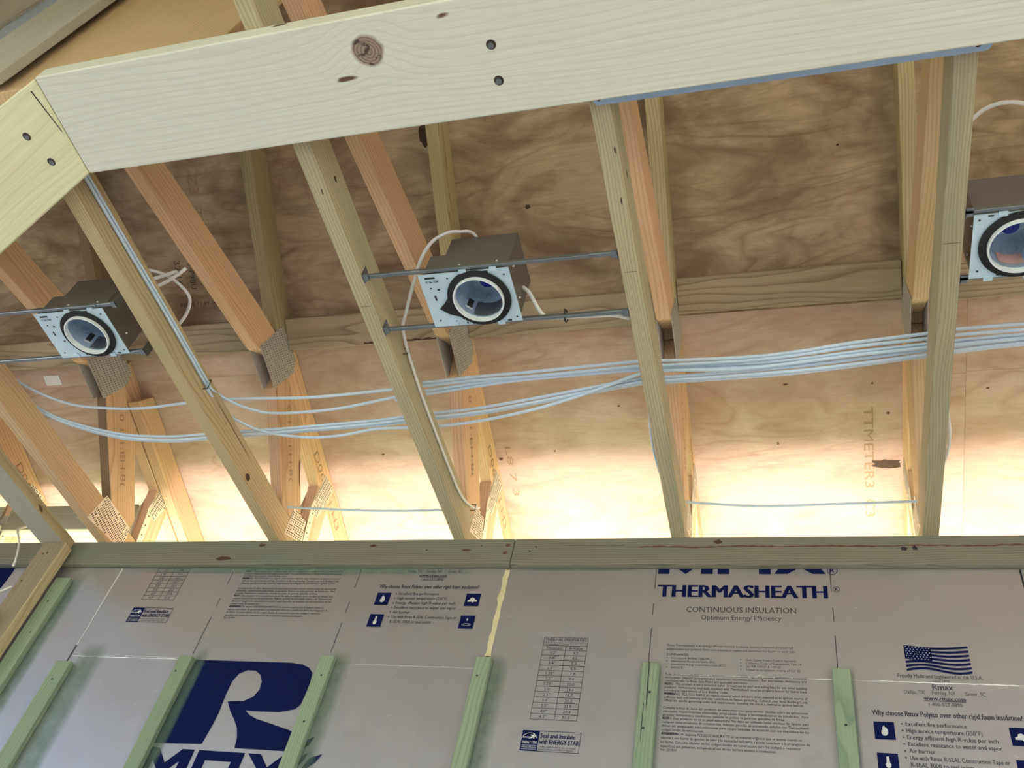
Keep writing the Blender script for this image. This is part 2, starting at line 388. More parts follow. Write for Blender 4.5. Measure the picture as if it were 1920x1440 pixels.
# rear wall with a wide opening, side walls with openings
tag(box('wall_rear', (-5.0, -3.6, 0), (3.2, -3.5, .28), M['wallboard'], bev=0), kind='structure')
wr = bpy.data.objects['wall_rear']
box('wall_pier', (-5.0, -3.6, .28), (-2.85, -3.5, 3.05), M['wallboard'], wr, bev=0)
box('wall_pier', (1.05, -3.6, .28), (3.2, -3.5, 3.05), M['wallboard'], wr, bev=0)
box('wall_header', (-2.85, -3.6, 2.25), (1.05, -3.5, 3.05), M['wallboard'], wr, bev=0)
wl = tag(box('wall_left', (-5.0, -3.5, 0), (-4.9, 1.99, .22), M['wallboard'], bev=0), kind='structure')
box('wall_pier', (-5.0, -3.5, .22), (-4.9, -1.9, 3.05), M['wallboard'], wl, bev=0)
box('wall_pier', (-5.0, .1, .22), (-4.9, 1.99, 3.05), M['wallboard'], wl, bev=0)
box('wall_header', (-5.0, -1.9, 2.2), (-4.9, .1, 3.05), M['wallboard'], wl, bev=0)
wg = tag(box('wall_right', (3.1, -3.5, 0), (3.2, 1.99, .22), M['wallboard'], bev=0), kind='structure')
box('wall_pier', (3.1, -3.5, .22), (3.2, -2.05, 3.05), M['wallboard'], wg, bev=0)
box('wall_pier', (3.1, -.35, .22), (3.2, 1.99, 3.05), M['wallboard'], wg, bev=0)
box('wall_header', (3.1, -2.05, 2.2), (3.2, -.35, 3.05), M['wallboard'], wg, bev=0)

# roof planes: shallow tail below the pitch break, steeper above it
YB, ZB = 1.60, 3.595
def zu(y): return ZB + .58 * (YB - y)
def zl(y): return ZB - .29 * (y - YB)
ceil = tag(bpy.data.objects.new('ceiling', None), kind='structure'); C.objects.link(ceil); WM['ceiling'] = Matrix.Identity(4)
def sheet(x0, x1, ya, yb, f, mat):
    g = .0003
    a, b = (x0 + g, ya + g, f(ya + g)), (x1 - g, ya + g, f(ya + g)); c, d = (x1 - g, yb - g, f(yb - g)), (x0 + g, yb - g, f(yb - g))
    n = (Vector(b) - Vector(a)).cross(Vector(d) - Vector(a)); n = n if n.z > 0 else -n
    prism_world('plywood_sheet', [a, b, c, d], n, .013, mat, ceil, ex=(1, 0, 0), bev=0)
for (x0, x1) in ((-5.0, -3.92), (-3.92, -1.52), (-1.52, .93), (.93, 3.2)):
    sheet(x0, x1, .54, YB, zu, M['ply_up'])
for (x0, x1) in ((-5.0, -2.71), (-2.71, -.3), (-.3, 2.12), (2.12, 3.2)):
    sheet(x0, x1, -.52, .54, zu, M['ply_up']); sheet(x0, x1, -1.3, -.52, zu, M['ply_up'])
for (x0, x1, yy) in ((-5.0, -3.94, 1.7), (-3.94, -1.51, 1.69), (-1.51, .306, None), (.306, .446, 1.815), (.446, 3.2, 1.81)):
    if yy: sheet(x0, x1, YB, yy, zl, M['ply_low']); sheet(x0, x1, yy, 2.56, zl, M['ply_low'])
    else: sheet(x0, x1, YB, 2.56, zl, M['ply_low'])
# rear slope
def zr(y): return zu(-1.3) - .58 * (-1.3 - y)
for (x0, x1) in ((-5.0, -2.6), (-2.6, -.2), (-.2, 3.2)):
    sheet(x0, x1, -2.5, -1.3, zr, M['ply_up']); sheet(x0, x1, -3.9, -2.5, zr, M['ply_up'])

def cover(ya, yb, f, h=.016):  # unseen dark sheets added above the plywood to stop light leaks
    pts = [(-5.1, ya, f(ya) + h), (3.3, ya, f(ya) + h), (3.3, yb, f(yb) + h), (-5.1, yb, f(yb) + h)]
    prism_world('light_leak_cover', pts, (Vector(pts[1]) - Vector(pts[0])).cross(Vector(pts[3]) - Vector(pts[0])), .01, M['void'], ceil, ex=(1, 0, 0), bev=0)
cover(-1.3, YB - .003, zu); cover(YB + .002, 2.60, zl)
def zr2(y): return zr(y)
cover(-3.9, -1.303, zr2)
tag(box('trim_light_stop', (-5.0, 2.565, zl(2.565) - .16), (3.2, 2.603, zl(2.56) + .005), M['stud'], bev=0), kind='structure')  # unseen fascia, hung deep to narrow the light entering under the eave

# ------------------------------------------------------------------ foam panels with their print
FY = 1.972
def panel(x0, x1, label):
    o = box('foam_panel', (x0, FY, .02), (x1, FY + .022, PB - .002), M['foil'], wb, grain=2, bev=.0008)
    o['label'] = label; return o
pA = panel(-3.29, -2.0335, 'foil-faced foam board left of the partition stud')
pB = panel(-2.0275, -.7775, 'foil-faced foam board printed with the large navy emblem')
pC = panel(-.7690, .4860, 'foil-faced foam board printed THERMASHEATH')
pD = panel(.4900, 1.745, 'foil-faced foam board at the far right'); pE = panel(-4.9, -3.296, 'foil-faced foam board at the far left')
PY = FY - .0006
ZC = 1.45
PARA = [
 (660, "Rmax Thermasheath is an energy-efficient thermal insulation board composed of closed cell", .292),
 (686, "polyisocyanurate (polyiso) foam core bonded to reinforced aluminum foil facers on each side.", .297),
 (722, "COMPLIANCES:", .052),
 (850, "Refer to the product data sheet at www.rmax.com for details regarding suitable applications, additional", .318),
 (871, "thicknesses, physical properties and installation recommendations.   For warranties, limitations and", .318),
 (891, "conditions refer to Rmax Sales Policy and applicable warranties.", .190),
 (911, "NOTE:  This product is not a structural panel.  It must not be used as a nailing base for any other building", .318),
 (932, "products.  Furthermore, stud walls insulated with Thermasheath must be properly braced for lateral loads", .318),
 (953, "according to requirements of local Building Codes.", .146),
 (973, "WARNING:  POLYISO foam is an organic material which will burn when exposed to an ignition source of", .318),
 (994, "sufficient heat and intensity and may contribute to flames spreading.  Consult your local Building Code", .318),
 (1014, "Official for specific governing codes and requirements, including the use of a thermal or ignition barrier.", .310),
 (1058, "Consulte la hoja de datos del producto en www.rmax.com para obtener detalles sobre las aplicaciones", .318),
 (1079, "adecuadas, requerimientos adicionales, propiedades fisicas y recomendaciones de instalacion.  Para", .318),
 (1100, "garantias, limitaciones y condiciones, consulte las polizas de garantias aplicables de Rmax.", .268),
 (1121, "NOTA: Este producto no es un panel estructural. No debe ser utilizado como una base de clavado para", .318),
 (1143, "cualquier otros productos de construccion. Ademas, paredes de entramado, aislados con Thermasheath", .318),
 (1165, "deben ser aseguradas adecuadamente para cargas laterales de acuerdo con los requisitos de los", .318),
 (1188, "codigos locales de construccion.", .094),
 (1211, "ADVERTENCIA: espuma POLIISOCIANURATO es un material organico que se quema cuando se", .302),
 (1234, "expone a una fuente de ignicion de calor y la intensidad suficiente y puede contribuir a la propagacion de", .318),
 (1258, "las llamas. Consulte oficiales de los codigos locales de construccion para los codigos y requisitos", .298),
 (1282, "especificos que gobiernan, incluyendo el uso de una barrera termica o combustion.", .248),
 (1303, "Ver. 201804", .036)]
def paragraph():
    bm = bmesh.new()
    zz = lambda yy: 2.7705 - (yy - 655) * .000418 - .0022
    for yy, s, wd in PARA:
        bold = .022 if s.isupper() else .006
        add_text(bm, s, -.325, zz(yy), .0062, wd, bold)
        for k in ("NOTE:", "WARNING:", "NOTA:", "ADVERTENCIA:"):
            if s.startswith(k): add_text(bm, k, -.3252, zz(yy), .0063, .0031 * len(k), .045)
    for i, (a, b) in enumerate((("International Building Code (IBC)", "Dade County Product Control Approved"), ("International Residential Code (IRC)", "California Code of Regulations, Title 24"),
                                ("International Energy Conservation Code (IECC)", "DrJ TER 1207-01 & 1309-03"), ("ASHRAE 90.1", "Tested to acceptance criteria of ICC ES"))):
        z = zz(744 + i * 20.6)
        add_text(bm, a, -.313, z, .0058, .00285 * len(a), .006); disc(bm, -.3235, z + .003, .0013, n=6)
        add_text(bm, b, -.140, z, .0058, .0031 * len(b), .006); disc(bm, -.1515, z + .003, .0013, n=6)
    return bm
def table():
    bm = bmesh.new()
    x0, x1, xm = -.6345, -.522, -.5755; zt = 2.783; H_ = .225
    f = lambda yy: zt - (yy - 585) / 470 * H_
    add_text(bm, "THERMAL PROPERTIES", x0 + .003, f(607), .0085, x1 - x0 - .006, .008)
    add_text(bm, "Tested per the requirements of ASTM C518 at 75F", x0 + .003, f(619), .0035, x1 - x0 - .012)
    add_text(bm, "mean temperature for each listed thickness", x0 + .003, f(630), .0035, x1 - x0 - .03)
    rows = [585, 635, 662] + [662 + 30.2 * (i + 1) for i in range(13)]
    for r in rows: line(bm, x0, f(r), x1, f(r))
    line(bm, x0, f(585), x0, f(1055)); line(bm, x1, f(585), x1, f(1055)); line(bm, xm, f(635), xm, f(1055))
    add_text(bm, "Thickness", (x0 + xm) / 2, f(657), .0075, None, .008, 'C'); add_text(bm, "R-Value", (x1 + xm) / 2, f(657), .0075, None, .008, 'C')
    T = ['1/2"', '5/8"', '3/4"', '1.0"', '1.25"', '1.5"', '1.55"', '2.0"', '2.5"', '3.0"', '3.5"', '4.0"', '4.5"']
    R_ = ['3.2', '4.0', '5.0', '6.0', '7.8', '9.6', '10.0', '13.1', '16.7', '20.3', '23.9', '27.4', '31.0']
    for i in range(13):
        z = f(662 + 30.2 * (i + 1) - 7)
        add_text(bm, T[i], (x0 + xm) / 2, z, .0078, None, .006, 'C'); add_text(bm, R_[i], (x1 + xm) / 2, z, .0078, None, .006, 'C')
    return bm
def star_label():
    bm = bmesh.new(); x0, x1, z0, z1 = -.646, -.5075, 2.4795, 2.529
    rect(bm, x0, z0, x0 + .041, z1)
    for a, b_, c, d in ((x0, z0, x1, z0), (x0, z1, x1, z1)): line(bm, a, b_, c, d)
    line(bm, x1, z0, x1, z1)
    add_text(bm, "Seal and Insulate", x0 + .044, z1 - .0165, .0115, .083, .028)
    add_text(bm, "with ENERGY STAR", x0 + .044, z1 - .0315, .0115, .0925, .028)
    add_text(bm, "Insulate, caulk and seal to save on energy", x0 + .044, z0 + .0095, .004, .085)
    add_text(bm, "Learning & improving with ENERGY STAR partners", x0 + .044, z0 + .0035, .004, .083)
    return bm
def star_white():
    bm = bmesh.new(); x0, z1 = -.646, 2.529
    cx, cz = x0 + .019, z1 - .014
    pts = [(cx + .017 * math.cos(a), cz - .004 + .013 * math.sin(a)) for a in [math.pi * (k / 12) for k in range(13)]]
    inn = [(cx + .0155 * math.cos(a), cz - .004 + .0115 * math.sin(a)) for a in [math.pi * (k / 12) for k in range(13)]]
    for i in range(12): poly(bm, [pts[i], pts[i + 1], inn[i + 1], inn[i]], -.0002)
    st = []
    for k in range(10):
        r = .0085 if k % 2 == 0 else .0035; a = math.pi / 2 + k * math.pi / 5 - .2
        st.append((cx + .008 + r * math.cos(a), cz + .0 + r * math.sin(a)))
    poly(bm, st, -.0002)
    add_text(bm, "energy", cx - .016, cz - .005, .006, .02, .01, y=-.0004)
    add_text(bm, "ENERGY STAR", x0 + .003, z1 - .032, .0065, .035, .02, y=-.0004)
    for i in range(3): add_text(bm, "CHANGE FOR THE BETTER WITH", x0 + .003, z1 - .038 - i * .0045, .0025, .035, .01, y=-.0004)
    return bm
ICX = ((.1262, .1672), (.3885, .4295))
def why():
    bm = bmesh.new()
    add_text(bm, "Why choose Rmax Polyiso over other rigid foam insulation?", .1255, 2.607, .0125, .293, .03)
    L_ = ["Excellent fire performance", "High service temperature (250°F)", "Energy efficient high R-value per inch", "Excellent resistance to water and vapor", "Air barrier", "Use with Rmax R-SEAL Construction Tape or", "R-SEAL 3000 to seal joints"]
    for i, s in enumerate(L_):
        z = 2.5845 - i * .0152
        add_text(bm, s, .190, z, .0095, .00456 * len(s), .01)
        if i < 6: disc(bm, .1825, z + .004, .0019, n=8)
    add_text(bm, "Rmax", .2755, 2.673, .013, None, .012, 'C')
    add_text(bm, "Dallas, TX", .217, 2.661, .0095, .042, .006, 'C'); add_text(bm, "Fernley, NV", .2755, 2.661, .0095, .046, .006, 'C'); add_text(bm, "Greer, SC", .338, 2.661, .0095, .040, .006, 'C')
    add_text(bm, "www.rmax.com", .2755, 2.647, .0105, .083, .02, 'C'); line(bm, .234, 2.6455, .317, 2.6455, .0007)
    add_text(bm, "1-800-527-0890", .2755, 2.6335, .0085, .066, .004, 'C')
    add_text(bm, "Proudly Made and Engineered in the U.S.A.", .273, 2.701, .0095, .172, .012, 'C')
    add_text(bm, "Since 1978", .2745, 2.691, .006, .033, .004, 'C')
    return bm
def icons():
    bm = bmesh.new()
    for x0, x1 in ICX:
        for z0, z1 in ((2.551, 2.5915), (2.480, 2.5205)): rect(bm, x0, z0, x1, z1)
    return bm
def icons_white():
    bm = bmesh.new()
    def P(cx, cz, s, pts): poly(bm, [(cx + x * s, cz + z * s) for x, z in pts], -.0002)
    (a0, a1), (b0, b1) = ICX; ca = (a0 + a1) / 2; cb = (b0 + b1) / 2; zt = 2.571; zb = 2.5003
    P(ca, zt, .0115, [(-.25, -1), (-.6, -.55), (-.55, 0), (-.3, .15), (-.35, .6), (0, 1.1), (.1, .6), (.25, .75), (.45, .4), (.6, -.1), (.55, -.6), (.2, -1)])
    P(cb, zt, .013, [(-1, -.5), (-.95, -.1), (-.6, .0), (-.45, .45), (0, .6), (.4, .35), (.6, .05), (1, -.05), (1.05, -.45), (.3, -.5), (.2, -.8), (.0, -.5)])
    c = [(-.2, 1), (.2, 1), (.25, .0), (.45, -.35), (.35, -.85), (0, -1.05), (-.35, -.85), (-.45, -.35), (-.25, .0)]
    P(ca, zb, .0125, c)
    P(cb, zb + .005, .006, [(0, 1.3), (.35, .5), (.3, 0), (0, -.2), (-.3, 0), (-.35, .5)])
    for r in (.008, .0125):
        for k in range(16):
            a, b = math.pi * 2 * k / 16, math.pi * 2 * (k + 1) / 16
            poly(bm, [(cb + r * math.cos(a), zb - .008 + r * .35 * math.sin(a)), (cb + r * math.cos(b), zb - .008 + r * .35 * math.sin(b)), (cb + (r - .0014) * math.cos(b), zb - .008 + (r - .0014) * .35 * math.sin(b)), (cb + (r - .0014) * math.cos(a), zb - .008 + (r - .0014) * .35 * math.sin(a))], -.0002)
    return bm
def flag():
    bm = bmesh.new(); x0, x1, zt, H_ = .208, .341, 2.7845, .0665
    wv = lambda u: -.0065 * math.sin(u * 2 * math.pi * .95 + .3) + .002
    for s in range(7):
        n = 18
        for k in range(n):
            u0, u1 = k / n, (k + 1) / n
            if s < 4 and u1 <= .42: continue
            za = zt - H_ * (2 * s) / 13; zb_ = zt - H_ * (2 * s + 1.1) / 13
            wv = lambda u, q=s / 6: (1 - q) * -.005 * math.sin(math.pi * u) + q * .0055 * math.sin(2 * math.pi * u * .95)
            poly(bm, [(x0 + u0 * (x1 - x0), zb_ + wv(u0)), (x0 + u1 * (x1 - x0), zb_ + wv(u1)), (x0 + u1 * (x1 - x0), za + wv(u1)), (x0 + u0 * (x1 - x0), za + wv(u0))])
    wv = lambda u: -.005 * math.sin(math.pi * u)
    for k in range(8):
        u0, u1 = k * .0525, (k + 1) * .0525
        poly(bm, [(x0 + u0 * (x1 - x0), zt - H_ * 7 / 13 + wv(u0)), (x0 + u1 * (x1 - x0), zt - H_ * 7 / 13 + wv(u1)), (x0 + u1 * (x1 - x0), zt + wv(u1)), (x0 + u0 * (x1 - x0), zt + wv(u0))])
    return bm
def flag_stars():
    bm = bmesh.new(); x0, x1, zt, H_ = .208, .341, 2.7845, .0665
    wv = lambda u: -.005 * math.sin(math.pi * u)
    for r in range(6):
        for c in range(8):
            u = .03 + c * .052 + (r % 2) * .02
            if u < .41: disc(bm, x0 + u * (x1 - x0), zt - H_ * (.05 + r * .088) + wv(u), .0013, -.0002, 5)
    return bm
def title():
    bm = bmesh.new()
    for k in (-.0016, 0, .0016): add_text(bm, "THERMASHEATH", -.3570 + k, 2.911, .0375, .4085, .016, y=-.00005 * (k > 0))
    def reg(cx, cz, r):
        n = 20
        for k in range(n):
            a, b = 2 * math.pi * k / n, 2 * math.pi * (k + 1) / n
            poly(bm, [(cx + r * math.cos(a), cz + r * math.sin(a)), (cx + r * math.cos(b), cz + r * math.sin(b)), (cx + r * .86 * math.cos(b), cz + r * .86 * math.sin(b)), (cx + r * .86 * math.cos(a), cz + r * .86 * math.sin(a))])
        add_text(bm, "R", cx, cz - r * .5, r, None, .02, 'C')
    reg(.0685, 2.9945, .0125); reg(.0745, 2.9375, .0085)
    # lower ends of the big letters M A X, the rest behind the top plate
    t_, b0 = 3.06, 2.983
    for pts in ([(-.362, b0), (-.333, b0), (-.333, 3.018), (-.2915, b0), (-.29, b0), (-.252, 3.018), (-.252, b0), (-.222, b0), (-.222, t_), (-.362, t_)],
                [(-.210, b0), (-.181, b0), (-.181, 3.000), (-.108, 3.000), (-.108, b0), (-.079, b0), (-.079, t_), (-.210, t_)],
                [(-.070, b0 + .001), (-.038, b0 + .001), (-.008, 3.004), (.022, b0 + .001), (.053, b0 + .001), (-.0, t_), (-.025, t_)]):
        poly(bm, pts)
    return bm
def subtitle():
    bm = bmesh.new()
    add_text(bm, "CONTINUOUS INSULATION", -.284, 2.8655, .0165, .262, .006)
    add_text(bm, "Optimum Energy Efficiency", -.247, 2.844, .0135, .190, .004)
    return bm
LOGO = [(-1.609, 2.685), (-1.315, 2.686), (-1.282, 2.682), (-1.258, 2.673), (-1.243, 2.658), (-1.239, 2.63), (-1.24, 2.594), (-1.242, 2.566), (-1.253, 2.553), (-1.294, 2.543), (-1.35, 2.542), (-1.392, 2.543), (-1.374, 2.531), (-1.352, 2.522), (-1.301, 2.51), (-1.258, 2.499), (-1.232, 2.492), (-1.235, 2.441), (-1.378, 2.441), (-1.383, 2.468), (-1.395, 2.494), (-1.412, 2.515), (-1.435, 2.539), (-1.455, 2.566), (-1.409, 2.569), (-1.386, 2.583), (-1.377, 2.603), (-1.38, 2.627), (-1.392, 2.646), (-1.411, 2.658), (-1.436, 2.659), (-1.458, 2.647), (-1.468, 2.623), (-1.469, 2.584), (-1.466, 2.533), (-1.469, 2.493), (-1.475, 2.446), (-1.615, 2.441)]
def logo(full=True):
    bm = bmesh.new(); poly(bm, LOGO)
    if full:
        b, t_ = 2.335, 2.430
        poly(bm, [(-1.624, b), (-1.624, t_), (-1.590, t_), (-1.556, 2.392), (-1.522, t_), (-1.487, t_), (-1.487, b), (-1.517, b), (-1.517, 2.398), (-1.556, 2.356), (-1.594, 2.398), (-1.594, b)])
        for r in ((-1.474, b, -1.445, t_), (-1.445, 2.405, -1.372, t_), (-1.372, b, -1.343, t_), (-1.445, 2.362, -1.372, 2.382)): rect(bm, *r)
        poly(bm, [(-1.334, t_), (-1.298, t_), (-1.268, 2.398), (-1.238, t_), (-1.205, t_), (-1.250, 2.384), (-1.205, b), (-1.238, b), (-1.268, 2.368), (-1.298, b), (-1.334, b), (-1.286, 2.384)])
        for o in ((-1.2, 2.444, -1.198, 2.465, -1.171, 2.484, -1.178, 2.461, -1.195, 2.444), (-1.205, 2.401, -1.196, 2.427, -1.174, 2.440, -1.176, 2.425, -1.19, 2.401), (-1.18, 2.395, -1.165, 2.428, -1.134, 2.440, -1.146, 2.417, -1.168, 2.398)):
            poly(bm, [(o[i], o[i + 1]) for i in range(0, len(o), 2)])
    return bm
DX, DZ = -1.262, .3235
base = (0, PY, 0); sh = (DX, PY, DZ); CL = PB - .003
flat_link('printed_title', title(), M['ink'], pC, base, CL)
flat_link('printed_subtitle', subtitle(), M['ink_small'], pC, base)
flat_link('printed_flag', flag(), M['ink'], pC, base); flat_link('flag_stars', flag_stars(), M['foil_scuff'], pC, base)
flat_link('printed_emblem', logo(), M['ink'], pB, base)
flat_link('printed_emblem', logo(), M['ink'], pA, (-1.206, PY, .355), CL)
for off, p in ((base, pC), (sh, pB)):
    c = None if off is base else CL
    flat_link('printed_paragraphs', paragraph(), M['ink_small'], p, off, c)
    flat_link('printed_table', table(), M['ink_small'], p, off, c)
    flat_link('printed_label', star_label(), M['ink'], p, off, c); flat_link('label_emblem', star_white(), M['foil_scuff'], p, off, c)
    flat_link('printed_reasons', why(), M['ink_small'], p, off, c)
    flat_link('printed_icons', icons(), M['ink'], p, off, c); flat_link('icon_marks', icons_white(), M['foil_scuff'], p, off, c)
def dashes(x, segs, p, x2=None):
    bm = bmesh.new()
    for a, b in segs: line(bm, x + (0 if x2 is None else 0), a, x if x2 is None else x2, b, .0009)
    flat_link('stud_mark', bm, M['ink_small'], p, base)
dashes(-1.629, [(2.94, 2.985), (2.86, 2.89), (2.702, 2.825)], pB)
dashes(-1.212, [(2.93, 2.998), (2.845, 2.885), (2.72, 2.815)], pB)
dashes(-.367, [(2.935, 2.999), (2.855, 2.890), (2.715, 2.815)], pC)
dashes(.0625, [(2.93, 2.999), (2.845, 2.885), (2.712, 2.805)], pC)
# creases and scuffs of the foil; crease highlights put in as brighter ribbons
def crease(p, x0, x1, z, t=.0012):
    bm = bmesh.new(); n = 30; pr = None
    for k in range(n + 1):
        x = x0 + (x1 - x0) * k / n; zz = z + random.uniform(-.001, .001); tt = t * random.uniform(.2, 1)
        a = bm.verts.new((x, -.0005, zz)); b = bm.verts.new((x, 0, zz - tt)); c = bm.verts.new((x, 0, zz + tt))
        if pr: bm.faces.new((pr[0], a, b, pr[1])); bm.faces.new((pr[2], c, a, pr[0]))
        pr = (a, b, c)
    flat_link('foil_crease', bm, M['foil_scuff'], p, (0, PY + .0003, 0))
crease(pC, -.33, .484, 2.690, .0013); crease(pB, -2.02, -1.66, 2.685, .0012); crease(pB, -1.17, -.80, 2.688, .0007)
crease(pC, .15, .484, 2.690, .0016); crease(pB, -2.0, -1.6, 2.69, .0006)
def scuffs(p, n, x0, x1, z0, z1):
    bm = bmesh.new()
    for _ in range(n):
        x, z = random.uniform(x0, x1), random.uniform(z0, z1); L_ = random.uniform(.004, .025); a = random.uniform(-.8, .9); t_ = random.uniform(.0004, .0012)
        dx, dz = L_ * math.cos(a), L_ * math.sin(a)
        poly(bm, [(x, z), (x + dx * .5, z + dz * .5 - t_), (x + dx, z + dz), (x + dx * .5, z + dz * .5 + t_)])
    o = flat_link('foil_scuffs', bm, M['foil_scuff'], p, base); o['kind'] = 'stuff'
scuffs(pB, 26, -1.95, -.85, 2.42, 2.70); scuffs(pC, 30, -.75, .45, 2.42, 2.95)
# torn joint between the two boards with foam showing
bm = bmesh.new(); left = []; right = []
for k in range(24):
    z = 2.995 - k * .0118; wd = random.uniform(.001, .007) * (1.5 if 4 < k < 9 else 1)
    left.append((-.7765 - wd, z)); right.append((-.768 + random.uniform(0, .003), z))
poly(bm, left + right[::-1]); flat_link('torn_foam_edge', bm, M['foamcore'], pC, base)
bm = bmesh.new(); poly(bm, [(-2.033, 2.998), (-2.026, 2.998), (-2.027, 2.72), (-2.031, 2.72)]); flat_link('torn_foil_edge', bm, M['foil_scuff'], pB, base)
# red chalk and teal overspray bands
def spray(x0, x1, z0, z1, p):
    bm = bmesh.new(); rect(bm, x0, z0, x1, z1); flat_link('overspray', bm, M['spray'], p, (0, PY - .0004, 0))
for x0, x1, p in ((-2.005, -1.91, pB), (-1.62, -1.575, pB), (-1.215, -1.14, pB), (-.80, -.71, pC), (-.39, -.325, pC), (.075, .10, pC)):
    spray(x0, x1, 2.2, 2.73, p)
spray(-2.20, -2.14, 2.2, 2.99, pA); spray(-2.02, -.80, 2.978, 3.0015, pB); spray(-.76, -.40, 2.992, 3.001, pC)

# ------------------------------------------------------------------ top plates
def crack_line(name, x0, x1, z, amp, t, y, parent, n=60, mat='crack'):
    bm = bmesh.new(); pr = None; zz = z
    for k in range(n + 1):
        x = x0 + (x1 - x0) * k / n; zz = z + amp * math.sin(k * .35) + random.uniform(-.0012, .0012); tt = t * random.uniform(.3, 1)
        if k in (0, n): tt = .0002
        a = bm.verts.new((x, 0, zz - tt)); b = bm.verts.new((x, 0, zz + tt))
        if pr: bm.faces.new((pr[0], a, b, pr[1]))
        pr = (a, b)
    return flat_link(name, bm, M[mat], parent, (0, y, 0))
tp1 = tag(box('top_plate', (-4.9, 1.955, PB), (-.7665, 2.07, HZ), M['plate']), 'green-stained wall top plate left of the butt joint, above the emblem board', 'top plate')
tp2 = tag(box('top_plate', (-.7645, 1.955, PB), (3.1, 2.07, HZ), M['plate']), 'wall top plate with a long reddish crack, right of the butt joint', 'top plate')
crack_line('resin_crack', -.42, .9, 3.058, .0014, .0028, 1.9535, tp2, 110)
crack_line('resin_crack', -.62, -.45, 3.064, .001, .0012, 1.9535, tp2, 20)
def blot(name, parent, x, z, rx, rz, y, mat, n=14):
    bm = bmesh.new(); poly(bm, [(x + rx * random.uniform(.6, 1.1) * math.cos(2 * math.pi * k / n), z + rz * random.uniform(.6, 1.1) * math.sin(2 * math.pi * k / n)) for k in range(n)])
    return flat_link(name, bm, M[mat], parent, (0, y, 0))
for x, z, rx, rz, p, mt in ((-.782, 3.066, .008, .006, tp1, 'crack'), (-.785, 3.04, .007, .006, tp1, 'crack'), (-.90, 3.05, .018, .004, tp1, 'crack'), (-1.19, 3.068, .012, .005, tp1, 'knot'),
                            (-1.56, 3.072, .016, .006, tp1, 'knot'), (-1.67, 3.022, .028, .009, tp1, 'knot'), (-.70, 3.06, .004, .003, tp2, 'void'), (-.715, 3.045, .004, .003, tp2, 'void'),
                            (-.21, 3.074, .012, .009, tp2, 'knot'), (.24, 3.048, .009, .006, tp2, 'void'), (.265, 3.05, .007, .007, tp2, 'void'), (-1.02, 3.05, .003, .003, tp1, 'void'), (-.86, 3.065, .003, .003, tp1, 'void')):
    blot('knot' if mt == 'knot' else 'stain', p, x, z, rx, rz, 1.9532, mt)
for x in (-1.59, -1.13, .05): crack_line('tie_mark', x, x + .0, 3.05, 0, .0005, 1.9533, tp1 if x < -.77 else tp2, 2) if False else None

# ------------------------------------------------------------------ furring strips
def strip(x0, x1, ztop, label, mat='green', nails=((.0, -.09),)):
    o = tag(box('furring_strip', (x0, FY - .019, .1), (x1, FY - .0003, ztop), M[mat], grain=2, bev=.002), label, 'furring strip', 'green furring strips on the foil wall')
    for k, (dx, dz) in enumerate(nails):
        bm = bmesh.new(); disc(bm, (x0 + x1) / 2 + dx, ztop + dz, .0032, n=10); flat_link('nail_head', bm, M['void'], o, (0, FY - .0196, 0))
    return o
strip(-2.239, -2.184, 2.948, 'tall green furring strip in the corner beside the partition stud', nails=((0, -.09), (.01, -.2)))
strip(-2.049, -1.997, 2.657, 'green furring strip leftmost of those with a free top end, on the torn joint', nails=((.0, -.06),))
strip(-1.655, -1.611, 2.687, 'green furring strip along the left edge of the navy emblem', nails=((-.008, -.05),))
strip(-1.228, -1.187, 2.701, 'green furring strip crossing the right edge of the navy emblem', nails=((.004, -.06), (.004, -.19)))
strip(-.796, -.757, 2.711, 'green furring strip below the joint of the two foam boards', nails=((-.006, -.055),))
strip(-.380, -.338, 2.709, 'green furring strip left of the printed paragraphs with a split running down it', nails=((.004, -.08), (-.004, -.17)))
strip(.049, .089, 2.709, 'green furring strip right of the printed paragraphs', nails=((.0, -.14),))
fs = [o for o in bpy.data.objects if o.name.startswith('furring_strip')]
e = [o for o in fs if 'split running' in o['label']][0]
bm = bmesh.new(); poly(bm, [(-.3625, 2.709), (-.3605, 2.709), (-.359, 2.62), (-.3605, 2.58), (-.3622, 2.62)]); poly(bm, [(-.3675, 2.60), (-.366, 2.60), (-.3665, 2.50), (-.368, 2.52)]); flat_link('split', bm, M['void'], e, (0, FY - .0196, 0))

# ------------------------------------------------------------------ trusses
def slots(parent, pts, xf, side, long_dir=None, k=1.0):
    """punched teeth of a gusset plate, one stuff mesh"""
    bm = bmesh.new()
    ys = [p[0] for p in pts]; zs = [p[1] for p in pts]
    a = Vector((0, pts[1][0] - pts[0][0], pts[1][1] - pts[0][1])).normalized() if long_dir is None else Vector((0, *long_dir)).normalized()
    b = Vector((0, -a.z, a.y))
    c = Vector((0, sum(ys) / len(ys), sum(zs) / len(zs)))
    def inside(y, z):
        r = False; j = len(pts) - 1
        for i in range(len(pts)):
            (yi, zi), (yj, zj) = pts[i], pts[j]
            if (zi > z) != (zj > z) and y < (yj - yi) * (z - zi) / (zj - zi) + yi: r = not r
            j = i
        return r
    for i in range(-12, 13):
        for j in range(-20, 21):
            q = c + a * (i * .0135) + b * (j * .0074 + (i % 2) * .0034)
            if not inside(q.y, q.z) or random.random() < .06: continue
            u, v = a * .0048 * k, b * .0015 * k
            P = [q - u - v, q + u - v, q + u + v, q - u + v]
            if not all(inside(p.y, p.z) for p in P): continue
            bm.faces.new([bm.verts.new((xf, p.y, p.z)) for p in P])
    if not bm.faces: bm.free(); return
    o = link('teeth_slots', mesh_from_bm(bm, 'teeth_slots'), M['void'], parent); o['kind'] = 'stuff'
